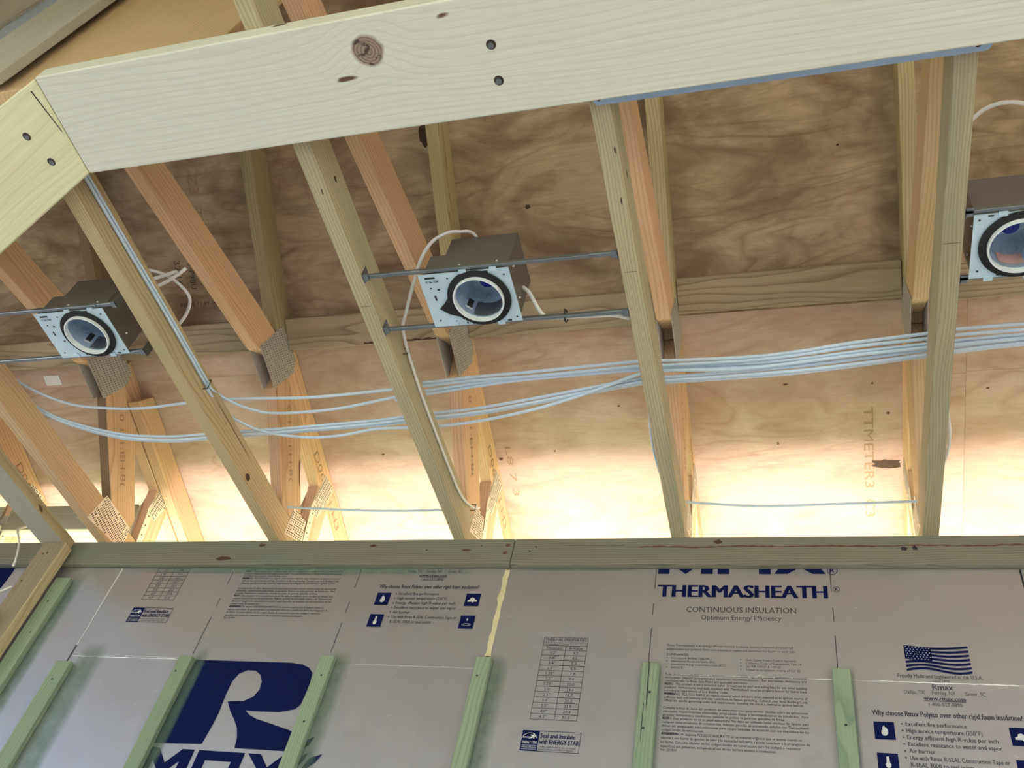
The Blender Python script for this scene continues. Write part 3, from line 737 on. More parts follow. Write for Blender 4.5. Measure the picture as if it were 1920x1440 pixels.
def gusset(parent, pts, x1, x0, mat, label=None):
    for xa, xb, xf in ((x1, x1 + .0016, x1 + .0019), (x0 - .0016, x0, x0 - .0019)):
        o = yz('gusset_plate', pts, xa, xb, M[mat], parent, bev=0)
        slots(o, pts, xf, 1, k=1.0 if mat != 'gusset' else .62)
        if label: o['label'] = label
def rot_text(parent, s, x, y, z, d, h, wd, mat, side=1):
    """text on a truss side face, base line running along d=(dy,dz)"""
    bm = bmesh.new(); add_text(bm, s, 0, 0, h, wd, 0)
    me = mesh_from_bm(bm, 'stamp')
    ex = Vector((0, *d)).normalized(); n = Vector((side, 0, 0)); up = n.cross(ex)
    m = Matrix.Identity(4)
    for i in range(3): m[i][0] = ex[i]; m[i][2] = up[i]; m[i][1] = -n[i]; m[i][3] = (x, y, z)[i]
    return link('ink_stamp', me, M[mat], parent, m)
def truss(xr, label, mats, big_heel=False, gm='gusset', hm='gusset_lit', webdrop=0.0, stamps=True, y0c=-3.45, yw=.15):
    x1 = xr; x0 = xr - .038
    t = empty('roof_truss', (x0 + .019, 2.0, HZ), label, 'roof truss')
    z0 = HZ
    yz('bottom_chord', [(y0c, z0), (2.125, z0), (2.125, z0 + .045), (2.06, z0 + .090), (y0c, z0 + .090)], x0, x1, M[mats[0]], t)
    # upper and lower top chord
    dv = .104
    yz('top_chord', [(-1.3, zu(-1.3) - dv - .001), (YB, zu(YB) - dv - .001), (YB + .012, zu(YB) - .002), (YB - .001, zu(YB) - .0015), (-1.3, zu(-1.3) - .001)], x0, x1, M[mats[1]], t)
    yz('tail_chord', [(YB + .004, zl(YB) - .094), (2.56, zl(2.56) - .092), (2.56, zl(2.56) - .001), (YB + .015, zl(YB + .015) - .001)], x0, x1, M[mats[2]], t)
    # webs
    yz('web', [(yw, 1.870 + ZC + webdrop - .16 * (.8 - yw)), (.80, 1.870 + ZC + webdrop), (1.475, 1.972 + ZC), (1.565, 2.040 + ZC), (1.51, 2.088 + ZC), (1.40, 2.073 + ZC), (.86, 1.975 + ZC + webdrop), (yw, 1.975 + ZC + webdrop - .16 * (.86 - yw))], x0 + .0006, x1 - .0006, M[mats[3]], t, ex=(0, 1, .14))
    yz('web', [(1.93, HZ + .091), (1.995, HZ + .091), (2.012, 1.768 + ZC), (1.715, 2.066 + ZC), (1.63, 2.046 + ZC), (1.60, 1.985 + ZC)][0:0] or
       [(1.895, HZ + .091), (2.005, HZ + .091), (2.01, 1.775 + ZC), (1.745, 2.052 + ZC), (1.605, 2.045 + ZC), (1.625, 1.965 + ZC)], x0 + .0004, x1 - .0004, M[mats[4]], t, ex=(0, .72, -.70))
    yz('heel_block', [(2.085, HZ + .046), (2.175, HZ - .02), (2.12, zl(2.12) - .094), (2.022, zl(2.022) - .094)], x0, x1, M[mats[5]], t, ex=(0, -.06, .3))
    # plates
    gk = [(1.478, 1.985), (1.515, 2.132), (1.640, 2.118), (1.660, 2.072), (1.618, 1.955)]
    gusset(t, [(y, z + ZC) for y, z in gk], x1, x0, gm)
    g1 = [(1.832, 1.638), (1.850, 1.745), (2.005, 1.742), (2.03, 1.665)] if big_heel else [(1.955, 1.775), (2.038, 1.786), (2.064, 1.72), (1.962, 1.675)]
    gusset(t, [(y, z + ZC) for y, z in g1], x1, x0, hm, 'toothed plate at the heel, coloured as brightly lit')
    g2 = [(2.035, 1.99), (2.112, 1.985), (2.085, 1.84), (2.03, 1.845)]
    gusset(t, [(y, z + ZC) for y, z in g2], x1, x0, hm, 'toothed plate at the tail, coloured as brightly lit')
    for xa in (x1, x0 - .0016):
        s = yz('heel_strap', [(2.033, 1.846 + ZC), (2.062, 1.842 + ZC), (2.105, HZ + .03), (2.078, HZ + .03)], xa, xa + .0016, M['gusset_lit'], t, bev=0)
        bm = bmesh.new()
        for k in range(5):
            y, z = 2.05 + k * .008, 1.832 + ZC - k * .034
            bm.faces.new([bm.verts.new((xa + (.0019 if xa == x1 else -.0003), y + .0035 * math.cos(a), z + .0035 * math.sin(a))) for a in [i * math.pi / 4 for i in range(8)]])
        link('strap_nails', mesh_from_bm(bm, 'strap_nails'), M['crack'], s)['kind'] = 'stuff'
    if stamps:
        rot_text(t, "0 1-1:EH:8(", x1 + .0005, 1.705, 1.975 + ZC, (.72, -.69), .021, .24, 'stamp_l')
        rot_text(t, "D06 1-1:H3", x1 + .0005, 1.93, zl(1.93) - .068, (.96, -.28), .028, .30, 'stamp_l')
    return t
TX = [(-2.72, 'roof truss farthest left, mostly hidden behind the partition plate', ('yellow', 'orange', 'orange', 'brown', 'orange', 'orange'), {}),
      (-2.135, 'roof truss second from left, behind the left light fixture, with the large heel plate', ('yellow', 'brown', 'orange', 'orange', 'orange', 'orange'), dict(big_heel=True)),
      (-1.511, 'roof truss with the white cable pair stapled along its chord', ('tan', 'tan', 'orange', 'orange', 'orange', 'orange'), dict(y0c=.60, yw=.60)),
      (-.912, 'roof truss left of the middle light fixture, fixture bars screwed to it', ('tangreen', 'tan', 'orange', 'orange', 'orange', 'orange'), {}),
      (-.294, 'roof truss right of the middle light fixture, under the left end of the steel strap', ('tangreen', 'tan', 'pink', 'orange', 'orange', 'yellow'), {}),
      (.325, 'roof truss at the right, under the right end of the steel strap', ('tangreen', 'tan', 'pink', 'yellow', 'yellow', 'yellow'), dict(stamps=False)),
      (.935, None, ('tan', 'tan', 'orange', 'orange', 'orange', 'orange'), dict(stamps=False)),
      (-3.33, None, ('tan', 'tan', 'orange', 'orange', 'orange', 'orange'), dict(stamps=False)),
      ]
T = []
for i, (x, lab, mats, kw) in enumerate(TX):
    if lab is None: lab = 'roof truss beyond the right edge of the photo' if x > 0 else 'roof truss beyond the left edge of the photo'
    T.append(truss(x, lab, mats, **kw))
T0, T1, T2, T3, T4, T5 = T[:6]
# weathered dark narrow edge of the short web of the second truss
for ch in T1.children:
    if ch.name.startswith('web') and max(v.co.x for v in ch.data.vertices) < .5:
        ch.data.materials.append(M['brown'])
        R3 = ch.matrix_basis.to_3x3()
        for p in ch.data.polygons:
            nn = R3 @ p.normal
            if abs(nn.x) < .5 and nn.y + nn.z < -.3: p.material_index = 1
# knots, cracks on the truss chords (flat marks in the side faces)
def side_blot(parent, x, y, z, ry, rz, mat='knot', name='knot', tilt=0.0):
    bm = bmesh.new(); n = 12
    vs = []
    for k in range(n):
        a = 2 * math.pi * k / n; u = ry * random.uniform(.7, 1.1) * math.cos(a); v = rz * random.uniform(.7, 1.1) * math.sin(a)
        vs.append(bm.verts.new((x, y + u * math.cos(tilt) - v * math.sin(tilt), z + u * math.sin(tilt) + v * math.cos(tilt))))
    bm.faces.new(vs); link(name, mesh_from_bm(bm, name), M[mat], parent)
side_blot(T2, -1.5105, 1.134, HZ + .060, .008, .006, 'crack')
side_blot(T2, -1.5105, 1.55, HZ + .066, .16, .0018, 'crack', 'check')
side_blot(T2, -1.5105, 1.70, HZ + .020, .014, .012); side_blot(T3, -.9115, .83, HZ + .05, .008, .006)
side_blot(T1, -2.1345, 1.86, HZ + .078, .016, .009); side_blot(T4, -.2935, .9, HZ + .05, .01, .005)
def under_blot(parent, x, y, z, rx, ry, mat='knot', name='knot'):
    bm = bmesh.new(); n = 12
    bm.faces.new([bm.verts.new((x + rx * random.uniform(.7, 1.1) * math.cos(2 * math.pi * k / n), y + ry * random.uniform(.7, 1.1) * math.sin(2 * math.pi * k / n), z)) for k in range(n)])
    link(name, mesh_from_bm(bm, name), M[mat], parent)
under_blot(T4, -.30, .82, HZ - .0003, .002, .008); under_blot(T4, -.305, .93, HZ - .0003, .002, .009); under_blot(T3, -.925, .83, HZ - .0003, .002, .008)
for tt, x, y in ((T3, -.931, 1.13), (T4, -.313, 1.10), (T5, .306, 1.10)):
    under_blot(tt, x, y, HZ - .0003, .018, .0008, 'void', 'pencil_line')
# sistered rafter piece on the second truss
sis = tag(yz('sister_board', [(1.70, zl(1.70) - .090), (2.54, zl(2.54) - .090), (2.54, zl(2.54) - .002), (1.745, zl(1.745) - .002)], -2.131, -2.093, M['pink']), 'pinkish short board nailed beside the tail of the second truss', 'board')

# ------------------------------------------------------------------ blocking between the trusses at the pitch break
def blocking(x0, x1, ya, yb, mat, label):
    n = Vector((0, -.58, -1)).normalized(); o = -.0385
    def q(x, y): return Vector((x, y, zu(y))) + n * .0385
    a, b, c, d = q(x0, ya), q(x1, ya), q(x1, yb), q(x0, yb)
    return tag(prism_world('blocking', [a, b, c, d], -n, .038, M[mat], ex=(1, 0, 0)), label, 'blocking board', 'blocking at the plywood joint')
blocking(-3.327, -2.76, 1.535, 1.612, 'block', 'blocking board left of the farthest left truss')
blocking(-2.718, -2.175, 1.533, 1.612, 'block', 'blocking board at the far left, behind the left light fixture bars')
blocking(-2.133, -1.551, 1.522, 1.606, 'block', 'blocking board behind the chord carrying the white cable pair, bark on its top edge')
blocking(-1.509, -.952, 1.526, 1.612, 'block', 'blocking board with swirling grain and reddish bark along its lower edge')
blocking(-.910, -.334, 1.530, 1.612, 'block', 'blocking board behind the lower bar of the middle light fixture')
blocking(-.292, .285, 1.508, 1.592, 'block', 'dark wide blocking board in the bay under the steel strap')
blocking(.327, .895, 1.530, 1.606, 'block', 'blocking board below the right light fixture')
bl = [o for o in bpy.data.objects if o.name.startswith('blocking')]
bk = [o for o in bl if 'reddish bark' in o['label']][0]
def bark(parent, xa, xb, y):
    n = Vector((0, -.58, -1)).normalized()
    bm = bmesh.new(); pr = None; k = 0; x = xa
    dn = Vector((0, 1, -.58)).normalized()
    while x <= xb:
        p = Vector((x, y, zu(y))) + n * .0390; tt = random.uniform(.001, .007)
        a = bm.verts.new(p - dn * tt); b = bm.verts.new(p + dn * .001)
        if pr: bm.faces.new((pr[0], a, b, pr[1]))
        pr = (a, b); x += .012
    link('bark_edge', mesh_from_bm(bm, 'bark_edge'), M['crack'], parent)
bark(bk, -1.25, -1.0, 1.608)
# heel blocking at the far left
tag(box('heel_blocking', (-3.28, 2.045, 3.225), (-2.20, 2.083, 3.335), M['greywood']), 'pale grey board between the truss heels at the far left edge', 'board')
# dark knots, stamps on the roof sheathing (flat marks)
def on_roof(name, f, s, x, y, ang, h, wd, mat):
    bm = bmesh.new(); add_text(bm, s, 0, 0, h, wd, 0)
    sl = .58 if f is zu else .29
    n = Vector((0, -sl, -1)).normalized(); ex0 = Vector((1, 0, 0)); ey0 = n.cross(ex0)
    ex = ex0 * math.cos(ang) + ey0 * math.sin(ang); up = n.cross(ex)
    m = Matrix.Identity(4); p = Vector((x, y, f(y))) + n * .0006
    for i in range(3): m[i][0] = ex[i]; m[i][2] = up[i]; m[i][1] = -n[i]; m[i][3] = p[i]
    link(name, mesh_from_bm(bm, name), M[mat], ceil, m)
D = -math.pi / 2
on_roof('ink_stamp', zu, "GLUED-15-P98U", -1.85, 1.25, D, .020, .20, 'stamp'); on_roof('ink_stamp', zu, "EXTERIOR", -1.80, 1.32, D, .016, .12, 'stamp')
on_roof('ink_stamp', zu, "MADE 11 89 145 18", -1.90, 1.47, 0, .013, .17, 'stamp'); on_roof('ink_stamp', zu, "32/16", -1.90, 1.34, D, .022, .08, 'stamp')
on_roof('ink_stamp', zu, "53/ Z3  T3", -1.80, 1.03, D, .034, .26, 'stamp_l'); on_roof('ink_stamp', zu, "APR 15 7 89", .52, .80, D, .045, .30, 'stamp')
on_roof('ink_stamp', zl, "TTMETER3  C3", .185, 1.90, D, .026, .36, 'stamp_l'); on_roof('ink_stamp', zl, "L8 7 3", -.88, 1.98, D, .02, .18, 'stamp_l')
def roof_blot(f, x, y, rx, ry, mat, name='knot'):
    sl = .58 if f is zu else .29; bm = bmesh.new(); n = 18; vs = []
    for k in range(n):
        a = 2 * math.pi * k / n; r = random.uniform(.65, 1.1); yy = y + ry * r * math.sin(a)
        vs.append(bm.verts.new((x + rx * r * math.cos(a), yy, f(yy) - .0007)))
    bm.faces.new(vs); link(name, mesh_from_bm(bm, name), M[mat], ceil)
roof_blot(zu, -.985, 1.095, .02, .032, 'knot'); roof_blot(zl, .245, 2.075, .048, .016, 'knot', 'stain')
roof_blot(zu, .145, 1.24, .004, .003, 'knot'); roof_blot(zu, -.70, 1.30, .009, .006, 'knot')
for x, y in ((-.56, 1.80), (-.02, 1.82), (-.50, 1.86), (-.72, 2.0), (.21, 1.83), (.25, 1.92), (-1.18, 1.80), (-1.9, 1.83), (-.9, 2.02), (-1.3, 1.99), (.5, 1.86), (-.05, 2.0)):
    roof_blot(zl, x, y, random.uniform(.003, .009), random.uniform(.003, .007), 'crack')
bm = bmesh.new(); vs = [bm.verts.new((x, y, zl(y) - .0006)) for x, y in ((.135, 1.86), (.165, 1.86), (.17, 2.06), (.142, 2.06))]; bm.faces.new(vs); link('red_chalk_mark', mesh_from_bm(bm, 'red_chalk_mark'), M['stamp_l'], ceil) if False else bm.free()
# small white paper label with bar code
lb = prism_world('paper_label', [(-2.51, 1.645, zl(1.645) - .002), (-2.445, 1.645, zl(1.645) - .002), (-2.445, 1.680, zl(1.68) - .002), (-2.51, 1.680, zl(1.68) - .002)], (0, .29, 1), .0008, M['label'], ceil, bev=0)

# ------------------------------------------------------------------ partition wall at left
po = tag(box('partition_stud', (-2.328, 1.909, .038), (-2.240, 1.947, HZ - .039), M['stud'], grain=2), 'end stud of the left partition with shade painted on its wide face', 'stud')
pp = tag(box('partition_plate', (-2.345, -1.2, HZ - .038), (-2.256, 1.953, HZ - .0005), M['greywood'], grain=1), 'flat top plate of the left partition with a narrow edge painted as lit', 'top plate')
def side_face(o, nrm, mat):
    o.data.materials.append(M[mat]); R3 = o.matrix_basis.to_3x3()
    for p in o.data.polygons:
        if (R3 @ p.normal).dot(Vector(nrm)) > .8: p.material_index = 1
side_face(po, (0, -1, 0), 'shadestud'); side_face(pp, (1, 0, 0), 'stud')  # shade painted on the stud's wide face, light on the plate's edge
for x, z in ((-2.30, 3.005), (-2.285, 3.01), (-2.31, 2.9)):
    bm = bmesh.new(); disc(bm, x, z, .0035, n=10); flat_link('nail_head', bm, M['void'], po, (0, 1.9085, 0))
bk2 = tag(box('wood_block', (-2.62, 1.870, 2.695), (-2.300, 1.908, 2.765), M['cream']), 'pale wood block nailed to the partition stud at the left edge', 'block')
bm = bmesh.new(); disc(bm, -2.325, 2.745, .003, n=10); flat_link('nail_head', bm, M['void'], bk2, (0, 1.8695, 0))

# ------------------------------------------------------------------ the wide flat boards near the camera
def wide_board(name, pts, mat, label, ex, holes, w=.0445, z=HZ - .045):
    o = tag(prism_world(name, [(x, y, z) for x, y in pts], (0, 0, 1), w, M[mat], ex=ex, bev=.003), label, 'board')
    for x, y in holes:
        bm = bmesh.new(); n = 18
        bm.faces.new([bm.verts.new((x + .0092 * math.cos(2 * math.pi * k / n), y + .0092 * math.sin(2 * math.pi * k / n), z - .0004)) for k in range(n)])
        h = link('screw_hole', mesh_from_bm(bm, 'screw_hole'), M['hole'], o)
        bm = bmesh.new()
        bm.faces.new([bm.verts.new((x - .001 + .0058 * math.cos(2 * math.pi * k / n), y + .002 + .0058 * math.sin(2 * math.pi * k / n), z - .0007)) for k in range(0, n, 2)])
        link('screw_head', mesh_from_bm(bm, 'screw_head'), M['bar'], h)
    return o
wbd = wide_board('ceiling_board', [(-1.4105, .4835), (1.6, .4665), (1.6, .697), (-1.4085, .6985)], 'pale', 'wide pale pine board screwed flat under the trusses, a big knot near its left', (1, 0, 0), ((-.475, .567), (-.477, .633)))
wbl = wide_board('ceiling_board', [(-1.4125, .4865), (-1.4105, .699), (-2.25, 1.092), (-2.25, .79)], 'cream', 'wide yellowish board butted at an angle to the left end of the long pale board', (-1, .43, 0), ((-1.505, .598), (-1.482, .66)))
crk = prism_world('split', [(-1.435, .508, HZ - .0456), (-1.4165, .60, HZ - .0456), (-1.4145, .60, HZ - .0456), (-1.432, .508, HZ - .0456)], (0, 0, 1), .0003, M['void'], wbl, bev=0)
# upright boards standing on them at the top left
up1 = tag(box('gable_board', (-1.78, .515, HZ + .0005), (-1.06, .553, HZ + 1.1), M['yellow'], grain=2), 'upright yellow pine board above the corner where the two wide boards meet', 'board')
up2 = tag(box('gable_stud', (-1.711, .478, HZ + .0005), (-1.535, .500, HZ + .95), M['greywood'], grain=2), 'upright grey-green board at the top left corner, bright strip along its left', 'stud')
up3 = tag(box('blue_strip', (-1.778, .480, HZ + .0005), (-1.713, .500, HZ + .95), M['strap'], grain=2, bev=.001), 'narrow light blue strip at the top left corner', 'metal strip')
up4 = tag(box('gable_stud', (-2.30, .470, HZ + .0005), (-1.781, .500, HZ + .95), M['grey'], grain=2), 'grey brown upright board in the very top left corner', 'stud')

# ------------------------------------------------------------------ steel strap
def strap(x0, x1, y0, y1, z):
    n = 10; r = (y1 - y0) / 2; c = (y0 + y1) / 2
    pts = [(x1 - r + r * math.cos(a), c + r * math.sin(a), z) for a in [-math.pi / 2 + math.pi * k / n for k in range(n + 1)]]
    pts += [(x0 + r - r * math.cos(a), c - r * math.sin(a), z) for a in [-math.pi / 2 + math.pi * k / n for k in range(n + 1)]]
    o = tag(prism_world('steel_strap', pts, (0, 0, -1), .0014, M['strap'], ex=(1, 0, 0), bev=0), 'bright steel strap with rounded ends along the far edge of the wide board', 'strap')
    bm = bmesh.new()
    for x in (x0 + .012, x1 - .022):
        bm.faces.new([bm.verts.new((x + .0055 * math.cos(2 * math.pi * k / 12), c + .0045 * math.sin(2 * math.pi * k / 12), z - .0017)) for k in range(12)])
    link('nail_hole', mesh_from_bm(bm, 'nail_hole'), M['void'], o)
    bm = bmesh.new()
    for x in (x0 + .016, x1 - .028):
        bm.faces.new([bm.verts.new((x + .0035 * math.cos(2 * math.pi * k / 12), c + .003 * math.sin(2 * math.pi * k / 12), z - .0019)) for k in range(12)])
    link('nail_head', mesh_from_bm(bm, 'nail_head'), M['rim'], o)
strap(-.325, .345, .701, .726, HZ - .0003)

# ------------------------------------------------------------------ recessed light fixtures
def ring_bm(ro, ri, z0, z1, n=40):
    bm = bmesh.new(); V = []
    for k in range(n):
        a = 2 * math.pi * k / n; c, s = math.cos(a), math.sin(a)
        V.append([bm.verts.new((ro * c, ro * s, z0)), bm.verts.new((ri * c, ri * s, z0)), bm.verts.new((ri * c, ri * s, z1)), bm.verts.new((ro * c, ro * s, z1))])
    for k in range(n):
        a, b = V[k], V[(k + 1) % n]
        for i in range(4): bm.faces.new((a[i], a[(i + 1) % 4], b[(i + 1) % 4], b[i]))
    return bm
def fixture(cx, cy, flip, label, xa, xb, bars=True, badge=False):
    """cx,cy aperture centre; xa/xb = truss faces carrying the hanger bars"""
    t = empty('recessed_light', (cx, cy, HZ), label, 'recessed light')
    s = -1 if flip else 1
    m = Matrix.Translation(Vector((cx, cy, HZ))) @ Matrix.Diagonal((s, 1, 1, 1)) if False else Matrix.Translation(Vector((cx, cy, HZ))) @ Matrix.Rotation(math.pi if flip else 0, 4, 'Z')
    def part(name, bm, mat, p=t, smooth=False):
        if smooth:
            for f in bm.faces: f.smooth = True
        return link(name, mesh_from_bm(bm, name), M[mat], p, m)
    # mounting plate with a round hole
    bm = bmesh.new(); x0, x1, y0, y1 = -.126, .084, -.072, .072; n = 48; R0 = .060
    O = []; I = []; O2 = []; I2 = []
    for k in range(n):
        a = 2 * math.pi * k / n; c, s_ = math.cos(a), math.sin(a)
        tx = (x1 if c > 0 else x0) / c if abs(c) > 1e-6 else 1e9; ty = (y1 if s_ > 0 else y0) / s_ if abs(s_) > 1e-6 else 1e9
        q = min(abs(tx), abs(ty))
        px, py = q * c, q * s_
        O.append(bm.verts.new((px, py, 0))); I.append(bm.verts.new((R0 * c, R0 * s_, 0))); O2.append(bm.verts.new((px, py, .0015))); I2.append(bm.verts.new((R0 * c, R0 * s_, .0015)))
    cn = []
    for k in range(n):
        j = (k + 1) % n
        bm.faces.new((O[k], I[k], I[j], O[j])); bm.faces.new((O2[k], O2[j], I2[j], I2[k])); bm.faces.new((O[k], O[j], O2[j], O2[k])); bm.faces.new((I[k], I2[k], I2[j], I[j]))
    for (qx, qy) in ((x0, y0), (x1, y0), (x1, y1), (x0, y1)):
        for Z in (0, .0015):
            best = sorted([v for v in (O if Z == 0 else O2)], key=lambda v: (v.co.x - qx) ** 2 + (v.co.y - qy) ** 2)[:1]
            best[0].co.x, best[0].co.y = qx, qy
    pl = part('mounting_plate', bm, 'galv')
    bm = bmesh.new()
    def slot(x, y, w_, h_): bm.faces.new([bm.verts.new((x + a * w_, y + b * h_, -.0004)) for a, b in ((-1, -1), (1, -1), (1, 1), (-1, 1))])
    for x, y, w_, h_ in ((-.101, -.008, .0022, .007), (-.088, -.030, .003, .0022), (-.085, .018, .0025, .0025), (-.10, -.062, .012, .0025), (.03, -.066, .006, .003), (-.03, .068, .004, .003), (.055, .068, .005, .002), (-.108, .055, .002, .002), (-.07, .06, .002, .002), (.07, -.055, .002, .002), (.074, .06, .002, .002), (-.06, -.058, .002, .002), (-.045, .066, .002, .003), (-.105, -.035, .002, .002)): slot(x, y, w_, h_)
    part('plate_slots', bm, 'void', pl)['kind'] = 'stuff'
    bm = bmesh.new()
    for x, y in ((-.075, .065), (.035, .071), (-.02, -.073), (.05, -.073)):
        q = bmesh.ops.create_cube(bm, size=1)['verts']
        for v in q: v.co = Vector((x + v.co.x * .016, y + v.co.y * .010, -.002 + v.co.z * .003))
    part('plate_tabs', bm, 'galv', pl)['kind'] = 'stuff'
    bm = bmesh.new(); add_text(bm, "IC 4in 75W", 0, 0, .006, .03, .02)
    me = mesh_from_bm(bm, 'plate_print'); mt = m @ Matrix.Translation(Vector((-.112, -.049, -.0006))) @ Matrix.Rotation(math.pi / 2, 4, 'X') @ Matrix.Rotation(0, 4, 'Z')
    mm = Matrix.Identity(4); mm[1][1] = 0; mm[1][2] = -1; mm[2][1] = 1; mm[2][2] = 0
    link('plate_print', me, M['ink_small'], pl, m @ Matrix.Translation(Vector((-.112, -.049, -.0006))) @ mm)
    # housing box, stepped on one side
    bm = bmesh.new(); prof = [(-.116, .0016), (-.116, .078), (-.080, .078), (-.080, .143), (.079, .143), (.079, .0016)]
    a = [bm.verts.new((x, -.069, z)) for x, z in prof]; b = [bm.verts.new((x, .064, z)) for x, z in prof]
    bm.faces.new(a); bm.faces.new(b[::-1])
    for i in range(5): bm.faces.new((a[i], b[i], b[i + 1], a[i + 1]))
    hs = part('housing_box', bm, 'dark_steel')
    bm = bmesh.new()
    for x, y, z in ((-.035, -.0715, .028), (.052, -.0715, .030), (.081, .03, .03), (.081, -.045, .045)):
        bmesh.ops.create_icosphere(bm, subdivisions=1, radius=.0028, matrix=Matrix.Translation(Vector((x, y, z))))
    part('screw', bm, 'rim', hs)
    bm = bmesh.new(); bm.faces.new([bm.verts.new(p) for p in ((.079 + .0005, -.05, .02), (.079 + .0005, .05, .02), (.0795, .05, .12), (.0795, -.05, .12))]); bm.free()
    # gasket, rim, reflector can and what is inside
    g = part('gasket', ring_bm(.0725, .056, -.0045, -.0002), 'black', smooth=False)
    if not flip:
        bm = bmesh.new()
        a = [(-.066, -.014), (-.085, .008), (-.098, .020), (-.080, .036), (-.055, .046), (-.048, .055), (-.040, .05), (-.06, .02)]
        lo = [bm.verts.new((x, y, -.0046)) for x, y in a]; hi = [bm.verts.new((x, y, -.0003)) for x, y in a]
        bm.faces.new(lo); bm.faces.new(hi[::-1])
        for i in range(len(a)): bm.faces.new((lo[i], hi[i], hi[(i + 1) % len(a)], lo[(i + 1) % len(a)]))
        if 'middle' in label: part('gasket_flap', bm, 'black', g)
        else: bm.free()
    part('rim', ring_bm(.0582, .0548, -.0125, .002), 'rim')
    bm = ring_bm(.0562, .0545, .0, .118); can = part('reflector_can', bm, 'reflector', smooth=False)
    bm = bmesh.new(); n = 40; vs = [bm.verts.new((.0555 * math.cos(2 * math.pi * k / n), .0555 * math.sin(2 * math.pi * k / n), .118)) for k in range(n)]; bm.faces.new(vs); part('can_top', bm, 'reflector', can)
    bm = bmesh.new()
    bmesh.ops.create_cone(bm, cap_ends=True, segments=20, radius1=.018, radius2=.018, depth=.03, matrix=Matrix.Translation(Vector((-.004 * (1 if not flip else -1), .012 * (1 if not flip else -1), .098)))); sk = part('socket_cap', bm, 'rim', can)
    bm = bmesh.new(); bmesh.ops.create_cone(bm, cap_ends=True, segments=20, radius1=.0165, radius2=.0165, depth=.006, matrix=Matrix.Translation(Vector((-.002 * (1 if not flip else -1), .010 * (1 if not flip else -1), .079)))); part('blue_connector', bm, 'blue', sk)
    # dark spring slots in the can wall
    def wall_patch(a0, a1, z0, z1, mat, nm, r=.0541):
        bm = bmesh.new(); k = 6; A = [a0 + (a1 - a0) * i / k for i in range(k + 1)]
        lo = [bm.verts.new((r * math.cos(x), r * math.sin(x), z0)) for x in A]; hi = [bm.verts.new((r * math.cos(x), r * math.sin(x), z1)) for x in A]
        for i in range(k): bm.faces.new((lo[i], lo[i + 1], hi[i + 1], hi[i]))
        part(nm, bm, mat, can)
    wall_patch(2.25, 2.5, .022, .05, 'void', 'spring_slot'); wall_patch(2.2, 2.55, .016, .021, 'rim', 'spring_clip'); wall_patch(3.5, 3.6, .05, .07, 'void', 'spring_slot')
    wall_patch(.35, 2.1, .004, .052, 'dark_steel', 'socket_plate', .0535)
    if badge:
        wall_patch(-2.9 + math.pi * 1.0 + 4.2, -2.9 + math.pi + 5.1, .012, .045, 'orange_l', 'warning_label', .0533)
    # telescoping hanger bars with end brackets
    if bars:
        for yy, zb in ((cy - .077, HZ + .004), (cy + .074, HZ + .004)):
            h = box('hanger_bar', (xa + .001, yy - .0048, zb), (xb - .001, yy + .0048, zb + .009), M['bar'], t, bev=.001)
            box('bar_rail', (cx - .12, yy - .0055, zb - .003), (xb - .06, yy + .0015, zb + .001), M['bar'], h, bev=.0005)
            for xs, dr in ((xa, 1), (xb, -1)):
                b_ = box('bracket', (min(xs, xs + dr * .0015), yy - .012, HZ + .001), (max(xs, xs + dr * .0015), yy + .014, HZ + .032), M['bar'], h, bev=0)
                box('bracket_tab', (min(xs, xs + dr * .014), yy - .010, HZ + .001), (max(xs, xs + dr * .014), yy + .008, HZ + .0025), M['bar'], h, bev=0)
    return t
L2 = fixture(-.655, 1.132, False, 'square-plated recessed light housing in the middle, torn black gasket round its opening', -.912, -.332)
L1 = fixture(-1.708, 1.140, False, 'recessed light housing at the left, partly behind a truss chord', -2.135, -1.58)
L3 = fixture(.424, 1.115, True, 'recessed light housing cut by the right edge, small printed warning label inside', .325, .897, badge=True)

# ------------------------------------------------------------------ cables
S1 = [(-2.229, 1.258, 3.201), (-2.192, 1.315, 3.201), (-2.134, 1.398, 3.201), (-2.04, 1.461, 3.201), (-1.923, 1.486, 3.201), (-1.799, 1.494, 3.201), (-1.659, 1.484, 3.201), (-1.508, 1.478, 3.201), (-1.295, 1.488, 3.201), (-1.165, 1.486, 3.201), (-1.014, 1.477, 3.201), (-0.921, 1.471, 3.201), (-0.764, 1.462, 3.201), (-0.622, 1.46, 3.201), (-0.351, 1.448, 3.201), (-0.281, 1.45, 3.201), (-0.1, 1.451, 3.201), (0.02, 1.443, 3.201), (0.136, 1.429, 3.201), (0.281, 1.42, 3.201), (0.345, 1.414, 3.201), (0.481, 1.411, 3.201), (0.70, 1.41, 3.201)]
S2 = [(-1.504, 1.372, 3.148), (-1.505, 1.40, 3.155), (-1.515, 1.44, 3.18), (-1.487, 1.500, 3.199), (-1.417, 1.535, 3.201), (-1.317, 1.541, 3.201), (-1.183, 1.533, 3.201), (-1.016, 1.505, 3.201), (-0.919, 1.489, 3.201), (-0.767, 1.473, 3.203), (-0.623, 1.466, 3.207), (-0.352, 1.458, 3.207), (-0.282, 1.461, 3.207), (-0.101, 1.463, 3.205), (0.019, 1.456, 3.201), (0.136, 1.445, 3.201), (0.281, 1.435, 3.201), (0.346, 1.43, 3.201), (0.482, 1.424, 3.201), (0.70, 1.422, 3.201)]
